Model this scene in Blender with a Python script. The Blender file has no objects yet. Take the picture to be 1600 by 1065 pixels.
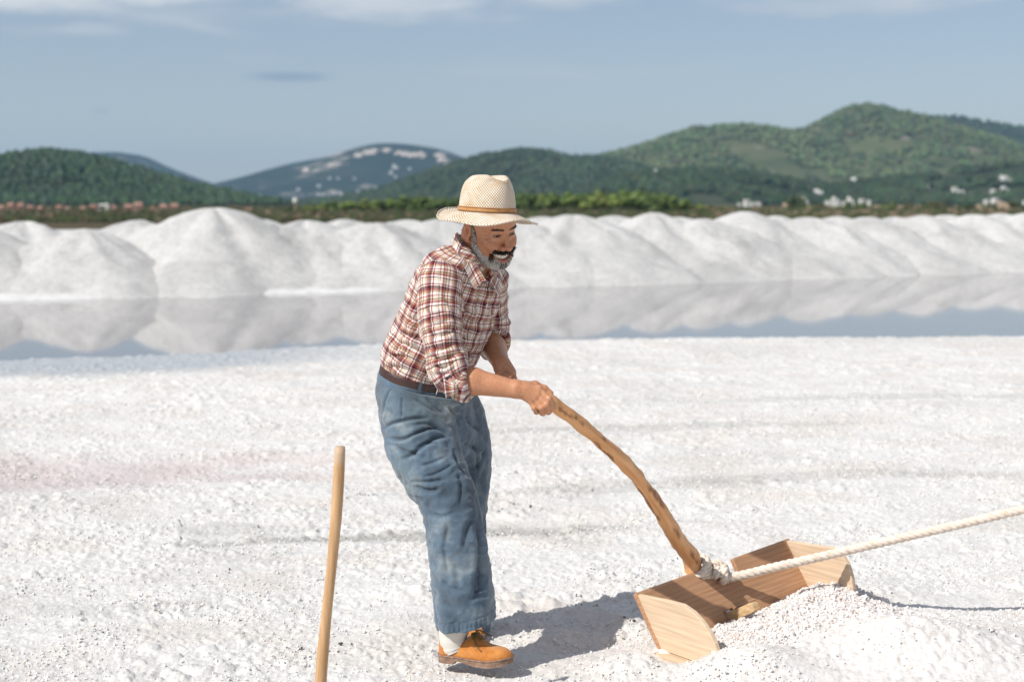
import bpy, bmesh, math, random
import numpy as np
from mathutils import Vector, Matrix

SC = bpy.context.scene
COL = SC.collection
rng = np.random.default_rng(7)
random.seed(7)

# ------------------------------------------------------------------ camera
F = 2222.0          # focal length in pixels of the 1600 px wide photograph
CAMZ = 1.536
HORIZON = 318.0
PITCH = math.atan((532.5 - HORIZON) / F)
cam_d = bpy.data.cameras.new('camera')
cam_d.sensor_width = 36.0
cam_d.lens = 36.0 * F / 1600.0
cam_d.clip_start = 0.05
cam_d.clip_end = 40000.0
cam = bpy.data.objects.new('camera', cam_d)
COL.objects.link(cam)
cam.location = (0, 0, CAMZ)
cam.rotation_euler = (math.pi / 2 - PITCH, 0, 0)
cam_d.dof.use_dof = True
cam_d.dof.focus_distance = 4.72
cam_d.dof.aperture_fstop = 2.8
SC.camera = cam

# ------------------------------------------------------------------ light
SUN_EL = math.radians(45.5)
SUN_H = Vector((-0.80, -0.60)).normalized()       # horizontal direction towards the sun
world = bpy.data.worlds.new('World')
SC.world = world
world.use_nodes = True
SKY_STRENGTH = 0.076
SKY_TINT = (1.09, 1.0, 1.02)


def build_world():
    nt = world.node_tree
    nt.nodes.clear()
    N, L = nt.nodes.new, nt.links.new
    out = N('ShaderNodeOutputWorld')
    bg = N('ShaderNodeBackground')
    bg.inputs['Strength'].default_value = SKY_STRENGTH
    sky = N('ShaderNodeTexSky')
    sky.sky_type = 'NISHITA'
    sky.sun_disc = False
    sky.sun_elevation = SUN_EL
    sky.sun_rotation = math.atan2(SUN_H.x, SUN_H.y)
    sky.altitude = 0
    sky.air_density = 1.0
    sky.dust_density = 0.25
    sky.ozone_density = 1.6
    # broken high cloud: noise on the view direction, stretched sideways
    geo = N('ShaderNodeTexCoord')
    sep = N('ShaderNodeSeparateXYZ')
    L(geo.outputs['Generated'], sep.inputs[0])
    mp = N('ShaderNodeMapping')
    mp.inputs['Scale'].default_value = (2.6, 2.6, 15.0)
    mp.inputs['Location'].default_value = (0.35, 0.1, 0.4)
    L(geo.outputs['Generated'], mp.inputs[0])
    nz = N('ShaderNodeTexNoise')
    nz.inputs['Scale'].default_value = 1.9
    nz.inputs['Detail'].default_value = 7
    nz.inputs['Roughness'].default_value = 0.52
    nz.inputs['Distortion'].default_value = 0.35
    L(mp.outputs[0], nz.inputs['Vector'])
    # clouds thicken with height above the horizon
    hr = N('ShaderNodeMapRange')
    hr.interpolation_type = 'SMOOTHSTEP'
    hr.inputs['From Min'].default_value = 0.035
    hr.inputs['From Max'].default_value = 0.19
    hr.inputs['To Min'].default_value = -0.24
    hr.inputs['To Max'].default_value = 0.03
    L(sep.outputs['Z'], hr.inputs['Value'])
    add = N('ShaderNodeMath'); add.operation = 'ADD'
    L(nz.outputs['Fac'], add.inputs[0]); L(hr.outputs[0], add.inputs[1])
    ramp = N('ShaderNodeValToRGB')
    ramp.color_ramp.interpolation = 'EASE'
    ramp.color_ramp.elements[0].position = 0.43
    ramp.color_ramp.elements[0].color = (0, 0, 0, 1)
    ramp.color_ramp.elements[1].position = 0.74
    ramp.color_ramp.elements[1].color = (1, 1, 1, 1)
    L(add.outputs[0], ramp.inputs[0])
    tint = N('ShaderNodeMix'); tint.data_type = 'RGBA'; tint.blend_type = 'MULTIPLY'
    tint.inputs['Factor'].default_value = 1.0
    L(sky.outputs[0], tint.inputs['A'])
    tint.inputs['B'].default_value = (*SKY_TINT, 1)
    # a thin even veil of high haze over the blue
    veil = N('ShaderNodeMix'); veil.data_type = 'RGBA'
    veil.inputs['Factor'].default_value = 0.22
    L(tint.outputs['Result'], veil.inputs['A'])
    veil.inputs['B'].default_value = (5.6, 5.9, 6.3, 1)
    mix = N('ShaderNodeMix'); mix.data_type = 'RGBA'
    L(ramp.outputs[0], mix.inputs['Factor'])
    L(veil.outputs['Result'], mix.inputs['A'])
    mix.inputs['B'].default_value = (7.6, 7.8, 8.1, 1)
    cur = mix.outputs['Result']

    # single clouds, placed by direction (x/y and z/y of the view ray), ragged by noise
    def M(op, x, y=None):
        m = N('ShaderNodeMath'); m.operation = op
        for i, v in enumerate((x, y)):
            if v is None: continue
            if isinstance(v, (int, float)): m.inputs[i].default_value = v
            else: L(v, m.inputs[i])
        return m.outputs[0]
    ymax = M('MAXIMUM', sep.outputs['Y'], 0.02)
    u, v_ = M('DIVIDE', sep.outputs['X'], ymax), M('DIVIDE', sep.outputs['Z'], ymax)
    mp2 = N('ShaderNodeMapping'); mp2.inputs['Scale'].default_value = (9, 9, 34)
    L(geo.outputs['Generated'], mp2.inputs[0])
    nz2 = N('ShaderNodeTexNoise'); nz2.inputs['Scale'].default_value = 2.2; nz2.inputs['Detail'].default_value = 6; nz2.inputs['Roughness'].default_value = 0.58
    L(mp2.outputs[0], nz2.inputs['Vector'])
    for px, py, rx, ry, col, amt in ((60, 4, 210, 26, (8.6, 8.7, 8.8), .85), (250, 0, 150, 18, (8.4, 8.5, 8.7), .6), (620, 14, 160, 26, (8.3, 8.45, 8.7), .7), (140, 52, 120, 12, (7.2, 7.5, 7.9), .5),
                                     (455, 123, 72, 9, (3.1, 3.9, 5.1), .75), (165, 176, 18, 4, (3.6, 4.4, 5.6), .5), (900, -6, 120, 14, (8.0, 8.1, 8.3), .6), (1290, 18, 170, 16, (7.2, 7.4, 7.8), .45)):
        cu, cv = (px - 800) / F, (HORIZON - py) / F
        du = M('POWER', M('DIVIDE', M('SUBTRACT', u, cu), rx / F), 2.0)
        dv = M('POWER', M('DIVIDE', M('SUBTRACT', v_, cv), ry / F), 2.0)
        dist = M('ADD', M('SQRT', M('ADD', du, dv)), M('MULTIPLY', M('SUBTRACT', nz2.outputs['Fac'], .5), -2.0))
        mr = N('ShaderNodeMapRange'); mr.interpolation_type = 'SMOOTHSTEP'
        mr.inputs['From Min'].default_value = 1.25; mr.inputs['From Max'].default_value = 0.1
        mr.inputs['To Min'].default_value = 0.0; mr.inputs['To Max'].default_value = amt
        L(dist, mr.inputs['Value'])
        mx = N('ShaderNodeMix'); mx.data_type = 'RGBA'
        L(mr.outputs[0], mx.inputs['Factor']); L(cur, mx.inputs['A']); mx.inputs['B'].default_value = (*col, 1)
        cur = mx.outputs['Result']
    L(cur, bg.inputs['Color'])
    L(bg.outputs[0], out.inputs['Surface'])


build_world()
sun_d = bpy.data.lights.new('sun', 'SUN')
sun_d.energy = 3.95
sun_d.angle = math.radians(0.53)
sun_d.color = (1.0, 0.965, 0.91)
sun = bpy.data.objects.new('sun', sun_d)
COL.objects.link(sun)
ldir = Vector((-SUN_H.x * math.cos(SUN_EL), -SUN_H.y * math.cos(SUN_EL), -math.sin(SUN_EL)))
sun.rotation_euler = ldir.to_track_quat('-Z', 'Y').to_euler()
sun.location = (-20, -20, 40)

SC.view_settings.view_transform = 'Standard'
SC.view_settings.look = 'None'
SC.view_settings.exposure = 0.28
SC.view_settings.gamma = 1.0
SC.view_settings.use_curve_mapping = False
SC.render.engine = 'CYCLES'
SC.cycles.use_denoising = True
SC.cycles.max_bounces = 8
SC.cycles.diffuse_bounces = 3
SC.cycles.volume_bounces = 1
SC.cycles.sample_clamp_indirect = 6.0


# ------------------------------------------------------------------ helpers
def W(px, py, y):
    """World point seen at pixel (px, py) of the 1600 px photograph, at distance y along world Y."""
    xc = (px - 800.0) / F
    yc = -(py - 532.5) / F
    c, s = math.cos(PITCH), math.sin(PITCH)
    d = np.array([xc, c + yc * s, -s + yc * c])
    d = d / d[1]
    return np.array([0, 0, CAMZ]) + d * y


D0 = 4.73


def P(px, py, dy=0.0):
    return W(px, py, D0 + dy)


def ground_y(py, z=0.0):
    """Distance at which the level z is seen on pixel row py (near the picture's middle)."""
    return (CAMZ - z) / (CAMZ - W(800, py, 1.0)[2])


def props(o, label=None, cat=None, group=None, kind=None):
    if label: o['label'] = label
    if cat: o['category'] = cat
    if group: o['group'] = group
    if kind: o['kind'] = kind
    return o


def link(name, me, parent=None, mat=None):
    o = bpy.data.objects.new(name, me)
    COL.objects.link(o)
    if mat is not None and me is not None:
        me.materials.append(mat)
    if parent is not None:
        o.parent = parent
    return o


def mesh(name, verts, faces, mat=None, parent=None, smooth=True, offset=None):
    """verts (N,3); faces: array (M,3|4), list of such arrays, or list of tuples. World coordinates; if the
    parent sits somewhere, the points are stored relative to it."""
    v = np.asarray(verts, dtype=np.float64).reshape(-1, 3).copy()
    if parent is not None:
        off = np.zeros(3)
        p = parent
        while p is not None:
            off += np.array(p.location)
            p = p.parent
        v -= off
    me = bpy.data.meshes.new(name)
    if isinstance(faces, np.ndarray):
        faces = [faces]
    if len(faces) and isinstance(faces[0], np.ndarray):
        loops = np.concatenate([f.reshape(-1) for f in faces]).astype(np.int32)
        tot = np.concatenate([np.full(len(f), f.shape[1], dtype=np.int32) for f in faces])
    else:
        loops = np.array([i for f in faces for i in f], dtype=np.int32)
        tot = np.array([len(f) for f in faces], dtype=np.int32)
    start = np.concatenate([[0], np.cumsum(tot)[:-1]]).astype(np.int32)
    me.vertices.add(len(v)); me.vertices.foreach_set('co', v.astype(np.float32).reshape(-1))
    me.loops.add(len(loops)); me.loops.foreach_set('vertex_index', loops)
    me.polygons.add(len(tot)); me.polygons.foreach_set('loop_start', start)
    me.polygons.foreach_set('loop_total', tot)
    me.polygons.foreach_set('use_smooth', np.full(len(tot), bool(smooth)))
    me.update(calc_edges=True)
    me.validate()
    return link(name, me, parent, mat)


def empty(name, loc=(0, 0, 0)):
    o = bpy.data.objects.new(name, None)
    COL.objects.link(o)
    o.location = [float(c) for c in loc]
    return o


def set_uv(o, uv, name='UVMap'):
    me = o.data
    lay = me.uv_layers.new(name=name)
    idx = np.zeros(len(me.loops), dtype=np.int32)
    me.loops.foreach_get('vertex_index', idx)
    lay.data.foreach_set('uv', np.asarray(uv, dtype=np.float32)[idx].reshape(-1))


def set_col(o, rgb, name='tint'):
    me = o.data
    a = me.color_attributes.new(name, 'FLOAT_COLOR', 'POINT')
    c = np.ones((len(me.vertices), 4), dtype=np.float32)
    rgb = np.asarray(rgb)
    c[:, :3] = rgb if rgb.ndim == 2 else rgb[:, None]
    a.data.foreach_set('color', c.reshape(-1))


# ---- value noise -------------------------------------------------
_T2 = rng.random((256, 256))
_T3 = rng.random((64, 64, 64))


def vn2(x, y, seed=0):
    x = np.asarray(x, dtype=np.float64) + seed * 17.31
    y = np.asarray(y, dtype=np.float64) + seed * 9.17
    ix = np.floor(x).astype(np.int64); iy = np.floor(y).astype(np.int64)
    fx = x - ix; fy = y - iy
    fx = fx * fx * fx * (fx * (fx * 6 - 15) + 10); fy = fy * fy * fy * (fy * (fy * 6 - 15) + 10)
    a = _T2[ix & 255, iy & 255]; b = _T2[(ix + 1) & 255, iy & 255]
    c = _T2[ix & 255, (iy + 1) & 255]; d = _T2[(ix + 1) & 255, (iy + 1) & 255]
    return (a * (1 - fx) + b * fx) * (1 - fy) + (c * (1 - fx) + d * fx) * fy


def fbm2(x, y, oct=4, seed=0, gain=0.5):
    s = 0; a = 1; t = 0
    for i in range(oct):
        s = s + a * vn2(x * 2 ** i, y * 2 ** i, seed + i * 3); t += a; a *= gain
    return s / t


def vn3(p, scale=1.0, seed=0):
    q = p * scale + np.array([seed * 7.7, seed * 3.3, seed * 5.1])
    i = np.floor(q).astype(np.int64); f = q - i
    f = f * f * (3 - 2 * f)
    i0 = i & 63; i1 = (i + 1) & 63
    r = 0
    for dx in (0, 1):
        wx = f[:, 0] if dx else 1 - f[:, 0]
        X = i1[:, 0] if dx else i0[:, 0]
        for dy in (0, 1):
            wy = f[:, 1] if dy else 1 - f[:, 1]
            Y = i1[:, 1] if dy else i0[:, 1]
            for dz in (0, 1):
                wz = f[:, 2] if dz else 1 - f[:, 2]
                Z = i1[:, 2] if dz else i0[:, 2]
                r = r + _T3[X, Y, Z] * wx * wy * wz
    return r


def lumps(x, y, size, seed=0, rmin=0.25, rmax=0.62):
    """Height (in units of size) of rounded grains scattered one per cell of a jittered grid."""
    gx = x / size; gy = y / size
    ix = np.floor(gx).astype(np.int64); iy = np.floor(gy).astype(np.int64)
    best = np.zeros_like(gx)
    for dx in (-1, 0, 1):
        for dy in (-1, 0, 1):
            cx = ix + dx; cy = iy + dy
            h = ((cx * 73856093) ^ (cy * 19349663) ^ (seed * 83492791)) & 0xffffff
            a = _T2[h & 255, (h >> 8) & 255]; b = _T2[(h >> 5) & 255, (h >> 12) & 255]
            r = rmin + (rmax - rmin) * _T2[(h >> 9) & 255, (h >> 3) & 255] ** 1.6
            d2 = (gx - cx - a) ** 2 + (gy - cy - b) ** 2
            best = np.maximum(best, np.sqrt(np.maximum(r * r - d2, 0)) + 0.0)
    return best


def smooth(a, b, x):
    t = np.clip((x - a) / (b - a), 0, 1)
    return t * t * (3 - 2 * t)


def grid_faces(nr, nc, wrap=False):
    r = np.arange(nr - 1)[:, None]
    c = np.arange(nc if wrap else nc - 1)[None, :]
    c2 = (c + 1) % nc
    return np.stack([r * nc + c, r * nc + c2, (r + 1) * nc + c2, (r + 1) * nc + c], -1).reshape(-1, 4)


# ---- materials ---------------------------------------------------
class Mat:
    def __init__(self, name, rough=0.6, color=(0.5, 0.5, 0.5), spec=0.5):
        self.m = bpy.data.materials.new(name)
        self.m.use_nodes = True
        self.nt = self.m.node_tree
        self.b = self.nt.nodes['Principled BSDF']
        self.b.inputs['Roughness'].default_value = rough
        self.b.inputs['Base Color'].default_value = (*color, 1)
        self.b.inputs['Specular IOR Level'].default_value = spec

    def n(self, t, **kw):
        nd = self.nt.nodes.new(t)
        for k, v in kw.items():
            if k.startswith('_'):
                setattr(nd, k[1:], v)
            else:
                nd.inputs[k.replace('_', ' ')].default_value = v
        return nd

    def l(self, a, b):
        self.nt.links.new(a, b)

    def coord(self, kind='Object', scale=(1, 1, 1), loc=(0, 0, 0), rot=(0, 0, 0)):
        if kind == 'Position':
            g = self.n('ShaderNodeNewGeometry'); o = g.outputs['Position']
        else:
            g = self.n('ShaderNodeTexCoord'); o = g.outputs[kind]
        mp = self.n('ShaderNodeMapping')
        mp.inputs['Scale'].default_value = scale
        mp.inputs['Location'].default_value = loc
        mp.inputs['Rotation'].default_value = rot
        self.l(o, mp.inputs[0])
        return mp.outputs[0]

    def noise(self, vec, scale, detail=4, rough=0.5, dist=0.0):
        nd = self.n('ShaderNodeTexNoise')
        nd.inputs['Scale'].default_value = scale
        nd.inputs['Detail'].default_value = detail
        nd.inputs['Roughness'].default_value = rough
        nd.inputs['Distortion'].default_value = dist
        if vec is not None: self.l(vec, nd.inputs['Vector'])
        return nd.outputs['Fac']

    def ramp(self, fac, stops, interp='LINEAR'):
        r = self.n('ShaderNodeValToRGB')
        cr = r.color_ramp
        cr.interpolation = interp
        while len(cr.elements) < len(stops):
            cr.elements.new(0.5)
        for e, (p, c) in zip(cr.elements, stops):
            e.position = p
            e.color = (*c, 1) if not np.isscalar(c) else (c, c, c, 1)
        self.l(fac, r.inputs[0])
        return r.outputs[0]

    def mix(self, fac, a, b, mode='MIX'):
        m = self.n('ShaderNodeMix')
        m.data_type = 'RGBA'; m.blend_type = mode
        for s, v in (('Factor', fac), ('A', a), ('B', b)):
            if hasattr(v, 'is_output'):
                self.l(v, m.inputs[s])
            elif s == 'Factor':
                m.inputs[s].default_value = v
            else:
                m.inputs[s].default_value = (*v, 1)
        return m.outputs['Result']

    def math(self, op, a, b=None):
        m = self.n('ShaderNodeMath'); m.operation = op
        for i, v in enumerate((a, b)):
            if v is None: continue
            if hasattr(v, 'is_output'): self.l(v, m.inputs[i])
            else: m.inputs[i].default_value = v
        return m.outputs[0]

    def attr(self, name='tint'):
        a = self.n('ShaderNodeAttribute'); a.attribute_name = name
        return a.outputs['Color']

    def color(self, sock):
        self.l(sock, self.b.inputs['Base Color'])
        return self

    def bump(self, sock, strength=0.3, dist=0.01):
        bp = self.n('ShaderNodeBump')
        bp.inputs['Strength'].default_value = strength
        bp.inputs['Distance'].default_value = dist
        self.l(sock, bp.inputs['Height'])
        self.l(bp.outputs[0], self.b.inputs['Normal'])
        return self


def tube(pts, rad, seg=10, close=True):
    """Swept round tube through pts (N,3) with radius per point -> verts, faces"""
    pts = np.asarray(pts, float); n = len(pts)
    rad = np.broadcast_to(np.asarray(rad, float), (n,))
    T = np.gradient(pts, axis=0); T /= np.linalg.norm(T, axis=1, keepdims=True) + 1e-12
    ref = np.array([0.31, 0.87, 0.21]) if abs(T[0] @ np.array([0.31, 0.87, 0.21])) < 0.85 else np.array([1.0, 0, 0])
    A = np.zeros_like(pts); a = ref - T[0] * (ref @ T[0]); a /= np.linalg.norm(a)
    for i in range(n):
        a = a - T[i] * (a @ T[i]); a /= np.linalg.norm(a); A[i] = a
    B = np.cross(T, A)
    th = np.linspace(0, 2 * np.pi, seg, endpoint=False)
    v = pts[:, None] + rad[:, None, None] * (np.cos(th)[None, :, None] * A[:, None] + np.sin(th)[None, :, None] * B[:, None])
    v = v.reshape(-1, 3); f = [grid_faces(n, seg, True)]
    if close:
        v = np.vstack([v, pts[0], pts[-1]])
        k = np.arange(seg); k2 = (k + 1) % seg
        f.append(np.stack([np.full(seg, n * seg), k2, k], -1)); f.append(np.stack([np.full(seg, n * seg + 1), (n - 1) * seg + k, (n - 1) * seg + k2], -1))
    return v, f


def join(parts):
    vs, fs, o = [], [], 0
    for v, f in parts:
        vs.append(np.asarray(v, float).reshape(-1, 3))
        for q in (f if isinstance(f, list) else [f]):
            fs.append(np.asarray(q) + o)
        o += len(vs[-1])
    return np.vstack(vs), fs


def spline(pts, n):
    """Catmull-Rom through pts (any columns), n samples"""
    p = np.asarray(pts, float); p = np.vstack([2 * p[0] - p[1], p, 2 * p[-1] - p[-2]])
    t = np.linspace(0, len(p) - 3 - 1e-9, n); i = t.astype(int); f = (t - i)[:, None]
    a, b, c, d = p[i], p[i + 1], p[i + 2], p[i + 3]
    return 0.5 * (2 * b + (c - a) * f + (2 * a - 5 * b + 4 * c - d) * f ** 2 + (3 * b - a - 3 * c + d) * f ** 3)




# scraper board: bottom corners and top corners in the world
B_L = np.array([0.516, 4.81, 0.0]); B_R = np.array([1.150, 5.305, 0.078])
T_L = np.array([0.448, 4.898, 0.178]); T_R = np.array([1.079, 5.386, 0.2585])
_bd = (B_R - B_L)[:2]; BLEN = np.linalg.norm(_bd); _bd = _bd / BLEN
_bn = np.array([_bd[1], -_bd[0]])          # forward, out of the open side


def board_tw(x, y):
    dx = x - B_L[0]; dy = y - B_L[1]
    return (dx * _bd[0] + dy * _bd[1]) / BLEN, dx * _bn[0] + dy * _bn[1]


# =================================================================== THE SETTING
# ---- shore lines (from pixel rows to metres) ----------------------
def shore_near(x):
    xs = np.array([-60, -12, -4.9, -2.7, -1.4, 0, 1.5, 6.0, 12, 60])
    ys = np.array([12.6, 13.4, 14.3, 15.3, 15.8, 16.2, 16.5, 16.75, 16.6, 15.0])
    return np.interp(x, xs, ys) + 0.18 * (vn2(x * 1.3, x * 0 + 3.3) - 0.5) + 0.1 * (vn2(x * 5, x * 0 + 1.3) - 0.5)


def shore_far(x):
    xs = np.array([-60, -20, -8.3, -2.4, 2.5, 12.5, 25, 60])
    ys = np.array([16, 20.6, 23.2, 25.7, 28.4, 35.2, 42, 62])
    return np.interp(x, xs, ys) + 0.25 * (vn2(x * 0.8, x * 0 + 8.3) - 0.5)


def gauss(x, y, cx, cy, rx, ry, ang=0.0):
    c, s = math.cos(ang), math.sin(ang)
    u = ((x - cx) * c + (y - cy) * s) / rx; v = (-(x - cx) * s + (y - cy) * c) / ry
    return np.exp(-(u * u + v * v))


PINK_C = (W(150, 735, 1.0), )
def ground_macro(x, y):
    z = 0.05 * (fbm2(x * 0.55 + 2.0, y * 0.8, 3, 1) - 0.5) * smooth(4.6, 7.0, y)
    z = z + 0.035 * (fbm2(x * 1.7, y * 2.2, 3, 2) - 0.5) * smooth(4.2, 6.0, y) + 0.012 * (fbm2(x * 3, y * 3, 2, 5) - 0.5)
    # raked furrows running across, slightly away to the right
    t = y - 0.28 * x + 0.5 * vn2(x * 0.5, y * 0.7, 4)
    z = z + 0.016 * (np.abs(((t * 0.62) % 1.0) - 0.5) * 2 - 0.5) * smooth(5.6, 7, y) * (1 - smooth(11, 13.5, y))
    z = z - 0.035 * gauss(x, y, -2.5, 8.0, 1.6, 0.75, 0.2)
    z = z - 0.03 * gauss(x, y, -0.5, 6.75, 1.5, 0.28, 0.13)
    # loose salt pushed up round the feet and the scraper
    for px, py, h, r in ((960, 985, 0.035, 0.09), (905, 975, 0.035, 0.07), (1010, 1000, 0.02, 0.09), (985, 1062, 0.045, 0.11),
                         (880, 1010, 0.022, 0.08), (1180, 1075, 0.05, 0.17), (780, 965, 0.03, 0.10), (845, 955, 0.03, 0.07),
                         (640, 930, 0.02, 0.15), (620, 985, 0.02, 0.12), (820, 850, 0.03, 0.2), (1450, 1040, 0.05, 0.30)):
        gy = CAMZ * F / (py - HORIZON); gx = (px - 800) / F * gy
        z = z + h * gauss(x, y, gx, gy, r, r * 0.8)
    z = z - 0.028 * gauss(x, y, (905 - 800) / F * 4.85, 4.85, 0.20, 0.07, 0.35)
    tt, w = board_tw(x, y)
    z = z + 0.055 * gauss(x, y, 1.30, 5.45, 0.34, 0.3) + 0.075 * gauss(x, y, 1.32, 4.78, 0.42, 0.20, 0.1) * smooth(0.02, 0.12, w) + 0.05 * gauss(x, y, 0.80, 4.52, 0.22, 0.14)
    z = z - 0.040 * gauss(x, y, 0.60, 4.72, 0.13, 0.10)
    # the ground dips into the water at the shore
    ds = shore_near(x) - y
    left = smooth(0.0, -3.5, x)
    z = z * (1 - 0.7 * smooth(3.0, 0.3, ds))
    z = z - 0.012 * left * smooth(2.6, 1.6, ds) - 0.10 * smooth(0.35, -0.25, ds) 
    return z


def ground_tint(x, y):
    c = np.ones(x.shape + (3,)) * np.array([0.775, 0.76, 0.735])
    def blend(c, k, col):
        return c * (1 - k[..., None]) + np.array(col) * k[..., None]
    n1 = fbm2(x * 2.2, y * 3.0, 4, 11); n2 = fbm2(x * 9, y * 12, 3, 12)
    n3 = fbm2(x * 0.8 + 4.0, y * 1.3, 4, 13)
    c = blend(c, smooth(0.50, 0.72, n3) * 0.5, (0.64, 0.62, 0.59))
    c = blend(c, smooth(0.5, 0.75, n1) * 0.55, (0.71, 0.65, 0.60))
    c = blend(c, smooth(0.54, 0.74, n2) * 0.32, (0.60, 0.585, 0.57))
    # faint mauve brine stain on the left
    k = gauss(x, y, -2.75, 8.0, 1.7, 0.72, 0.25)
    c = blend(c, np.clip(smooth(0.2, 0.9, k + 0.7 * (n1 - 0.5) + 0.3 * (n2 - 0.5)) * 0.75, 0, 1), (0.60, 0.525, 0.515))
    # grey dirty furrows
    for cx, cy, rx, ry, a, s in ((-0.45, 6.62, 1.15, 0.16, 0.14, 0.85), (-1.35, 6.75, 0.5, 0.1, 0.1, 0.4), (0.9, 9.6, 1.6, 0.16, 0.12, 0.45), (1.8, 7.9, 1.6, 0.14, 0.15, 0.4),
                                 (0.6, 7.6, 0.9, 0.13, 0.12, 0.45), (-2.4, 5.15, 0.5, 0.35, 0.1, 0.4), (-1.55, 5.3, 0.5, 0.12, 0.1, 0.25), (3.0, 11.2, 2.2, 0.2, 0.1, 0.35)):
        k = gauss(x, y, cx, cy, rx, ry, a)
        c = blend(c, np.clip(smooth(0.2, 0.8, k + 0.5 * (n2 - 0.5)) * s, 0, 1), (0.44, 0.43, 0.40))
    # warm, pinker loose salt near the scraper
    k = gauss(x, y, 1.15, 4.75, 0.75, 0.4, 0.2)
    c = blend(c, k * 0.6, (0.86, 0.79, 0.755))
    ds = shore_near(x) - y
    k = smooth(2.3, 1.5, ds + 0.5 * (n1 - 0.5)) * smooth(-0.3, -3.0, x)
    c = blend(c, k * 0.9, (0.43, 0.465, 0.50))
    return c


def mat_salt(name, bump_scale=150.0, strength=0.5, dist=0.006):
    m = Mat(name, rough=0.62, spec=0.25)
    v = m.coord('Position')
    n = m.noise(v, bump_scale * 0.35, 3, 0.6)
    sp = m.noise(v, bump_scale * 1.2, 2, 0.6)
    r = m.ramp(n, [(0.28, 0.80), (0.55, 1.0), (0.8, 1.05)])
    r2 = m.ramp(sp, [(0.22, 0.80), (0.36, 1.0)])
    c = m.mix(1.0, m.attr(), r, 'MULTIPLY')
    c = m.mix(0.8, c, r2, 'MULTIPLY')
    c = m.mix(1.0, c, (0.905, 0.90, 0.89), 'MULTIPLY')
    m.color(c)
    m.bump(m.noise(v, bump_scale, 4, 0.7), strength, dist)
    return m.m


M_SALT = mat_salt('salt_crust')
M_SALT_FAR = mat_salt('salt_far', 9.0, 0.6, 0.05)

# ---- near ground: a fan of fine quads, then a coarse apron outside --
us = np.linspace(-0.50, 0.52, 900)
ysr = 3.75 * np.exp(np.linspace(0, math.log(17.8 / 3.75), 700))
Y, U = np.meshgrid(ysr, us, indexing='ij')
X = U * Y
macro = ground_macro(X, Y)
nearness = smooth(17, 6, Y)
gr = (0.0065 * lumps(X, Y, 0.0135, 1) + 0.018 * lumps(X, Y, 0.034, 2, 0.1, 0.6) * smooth(0.30, 0.6, fbm2(X * 4, Y * 5, 3, 21)) + 0.032 * lumps(X, Y, 0.09, 3, 0.05, 0.5) * smooth(0.42, 0.62, fbm2(X * 2.0, Y * 2.4, 3, 22)))
gr = gr + 0.008 * (fbm2(X * 30, Y * 30, 3, 23) - 0.5) + 0.02 * lumps(X, Y, 0.16, 4, 0.1, 0.55) * smooth(8, 12, Y)
Z = macro + gr * smooth(-0.3, 0.4, shore_near(X) - Y + 0.2)
g_verts = np.stack([X, Y, Z], -1).reshape(-1, 3)
ground = mesh('salt_ground', g_verts, grid_faces(len(ysr), len(us)), M_SALT)
props(ground, kind='structure')
set_col(ground, ground_tint(X, Y).reshape(-1, 3))
del Y, U, macro

# coarse apron: everything the fan leaves out (to the sides and behind the camera)
ax = np.concatenate([np.linspace(-60, -8, 40), np.linspace(-7.8, 7.8, 130), np.linspace(8, 60, 40)])
ay = np.concatenate([np.linspace(-40, 2, 30), np.linspace(2.1, 18.0, 150)])
AX, AY = np.meshgrid(ax, ay)
az = ground_macro(AX, AY) - 0.03 - 0.06 * (np.abs(AX / np.maximum(AY, 0.1)) < 0.49) * (AY > 3.9)
apron = mesh('salt_flat', np.stack([AX, AY, az], -1).reshape(-1, 3), grid_faces(len(ay), len(ax)), M_SALT)
props(apron, kind='structure')
set_col(apron, ground_tint(AX, AY).reshape(-1, 3))


def surf_z(x, y):
    return ground_macro(np.asarray(x, float), np.asarray(y, float))


# ---- loose crystals lying on the crust (uncountable) ---------------
def crystals(name, pts, size, mat, tint, seed=3):
    n = len(pts)
    r = np.random.default_rng(seed)
    cube = np.array([[-1, -1, -1], [1, -1, -1], [1, 1, -1], [-1, 1, -1], [-1, -1, 1], [1, -1, 1], [1, 1, 1], [-1, 1, 1]], float) * 0.6
    fq = np.array([[0, 3, 2, 1], [4, 5, 6, 7], [0, 1, 5, 4], [1, 2, 6, 5], [2, 3, 7, 6], [3, 0, 4, 7]])
    v = cube[None] * r.uniform(0.55, 1.15, (n, 8, 3)) * r.uniform(0.7, 1.3, (n, 1, 3))
    q = r.normal(size=(n, 4)); q /= np.linalg.norm(q, axis=1, keepdims=True)
    w, x, y, z = q.T
    R = np.stack([np.stack([1 - 2 * (y * y + z * z), 2 * (x * y - z * w), 2 * (x * z + y * w)], -1),
                  np.stack([2 * (x * y + z * w), 1 - 2 * (x * x + z * z), 2 * (y * z - x * w)], -1),
                  np.stack([2 * (x * z - y * w), 2 * (y * z + x * w), 1 - 2 * (x * x + y * y)], -1)], 1)
    v = np.einsum('nij,nkj->nki', R, v) * size[:, None, None] + pts[:, None, :]
    f = (fq[None] + (np.arange(n) * 8)[:, None, None]).reshape(-1, 4)
    o = mesh(name, v.reshape(-1, 3), f, mat, smooth=False)
    set_col(o, np.repeat(tint, 8, axis=0))
    return props(o, kind='stuff')


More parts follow.
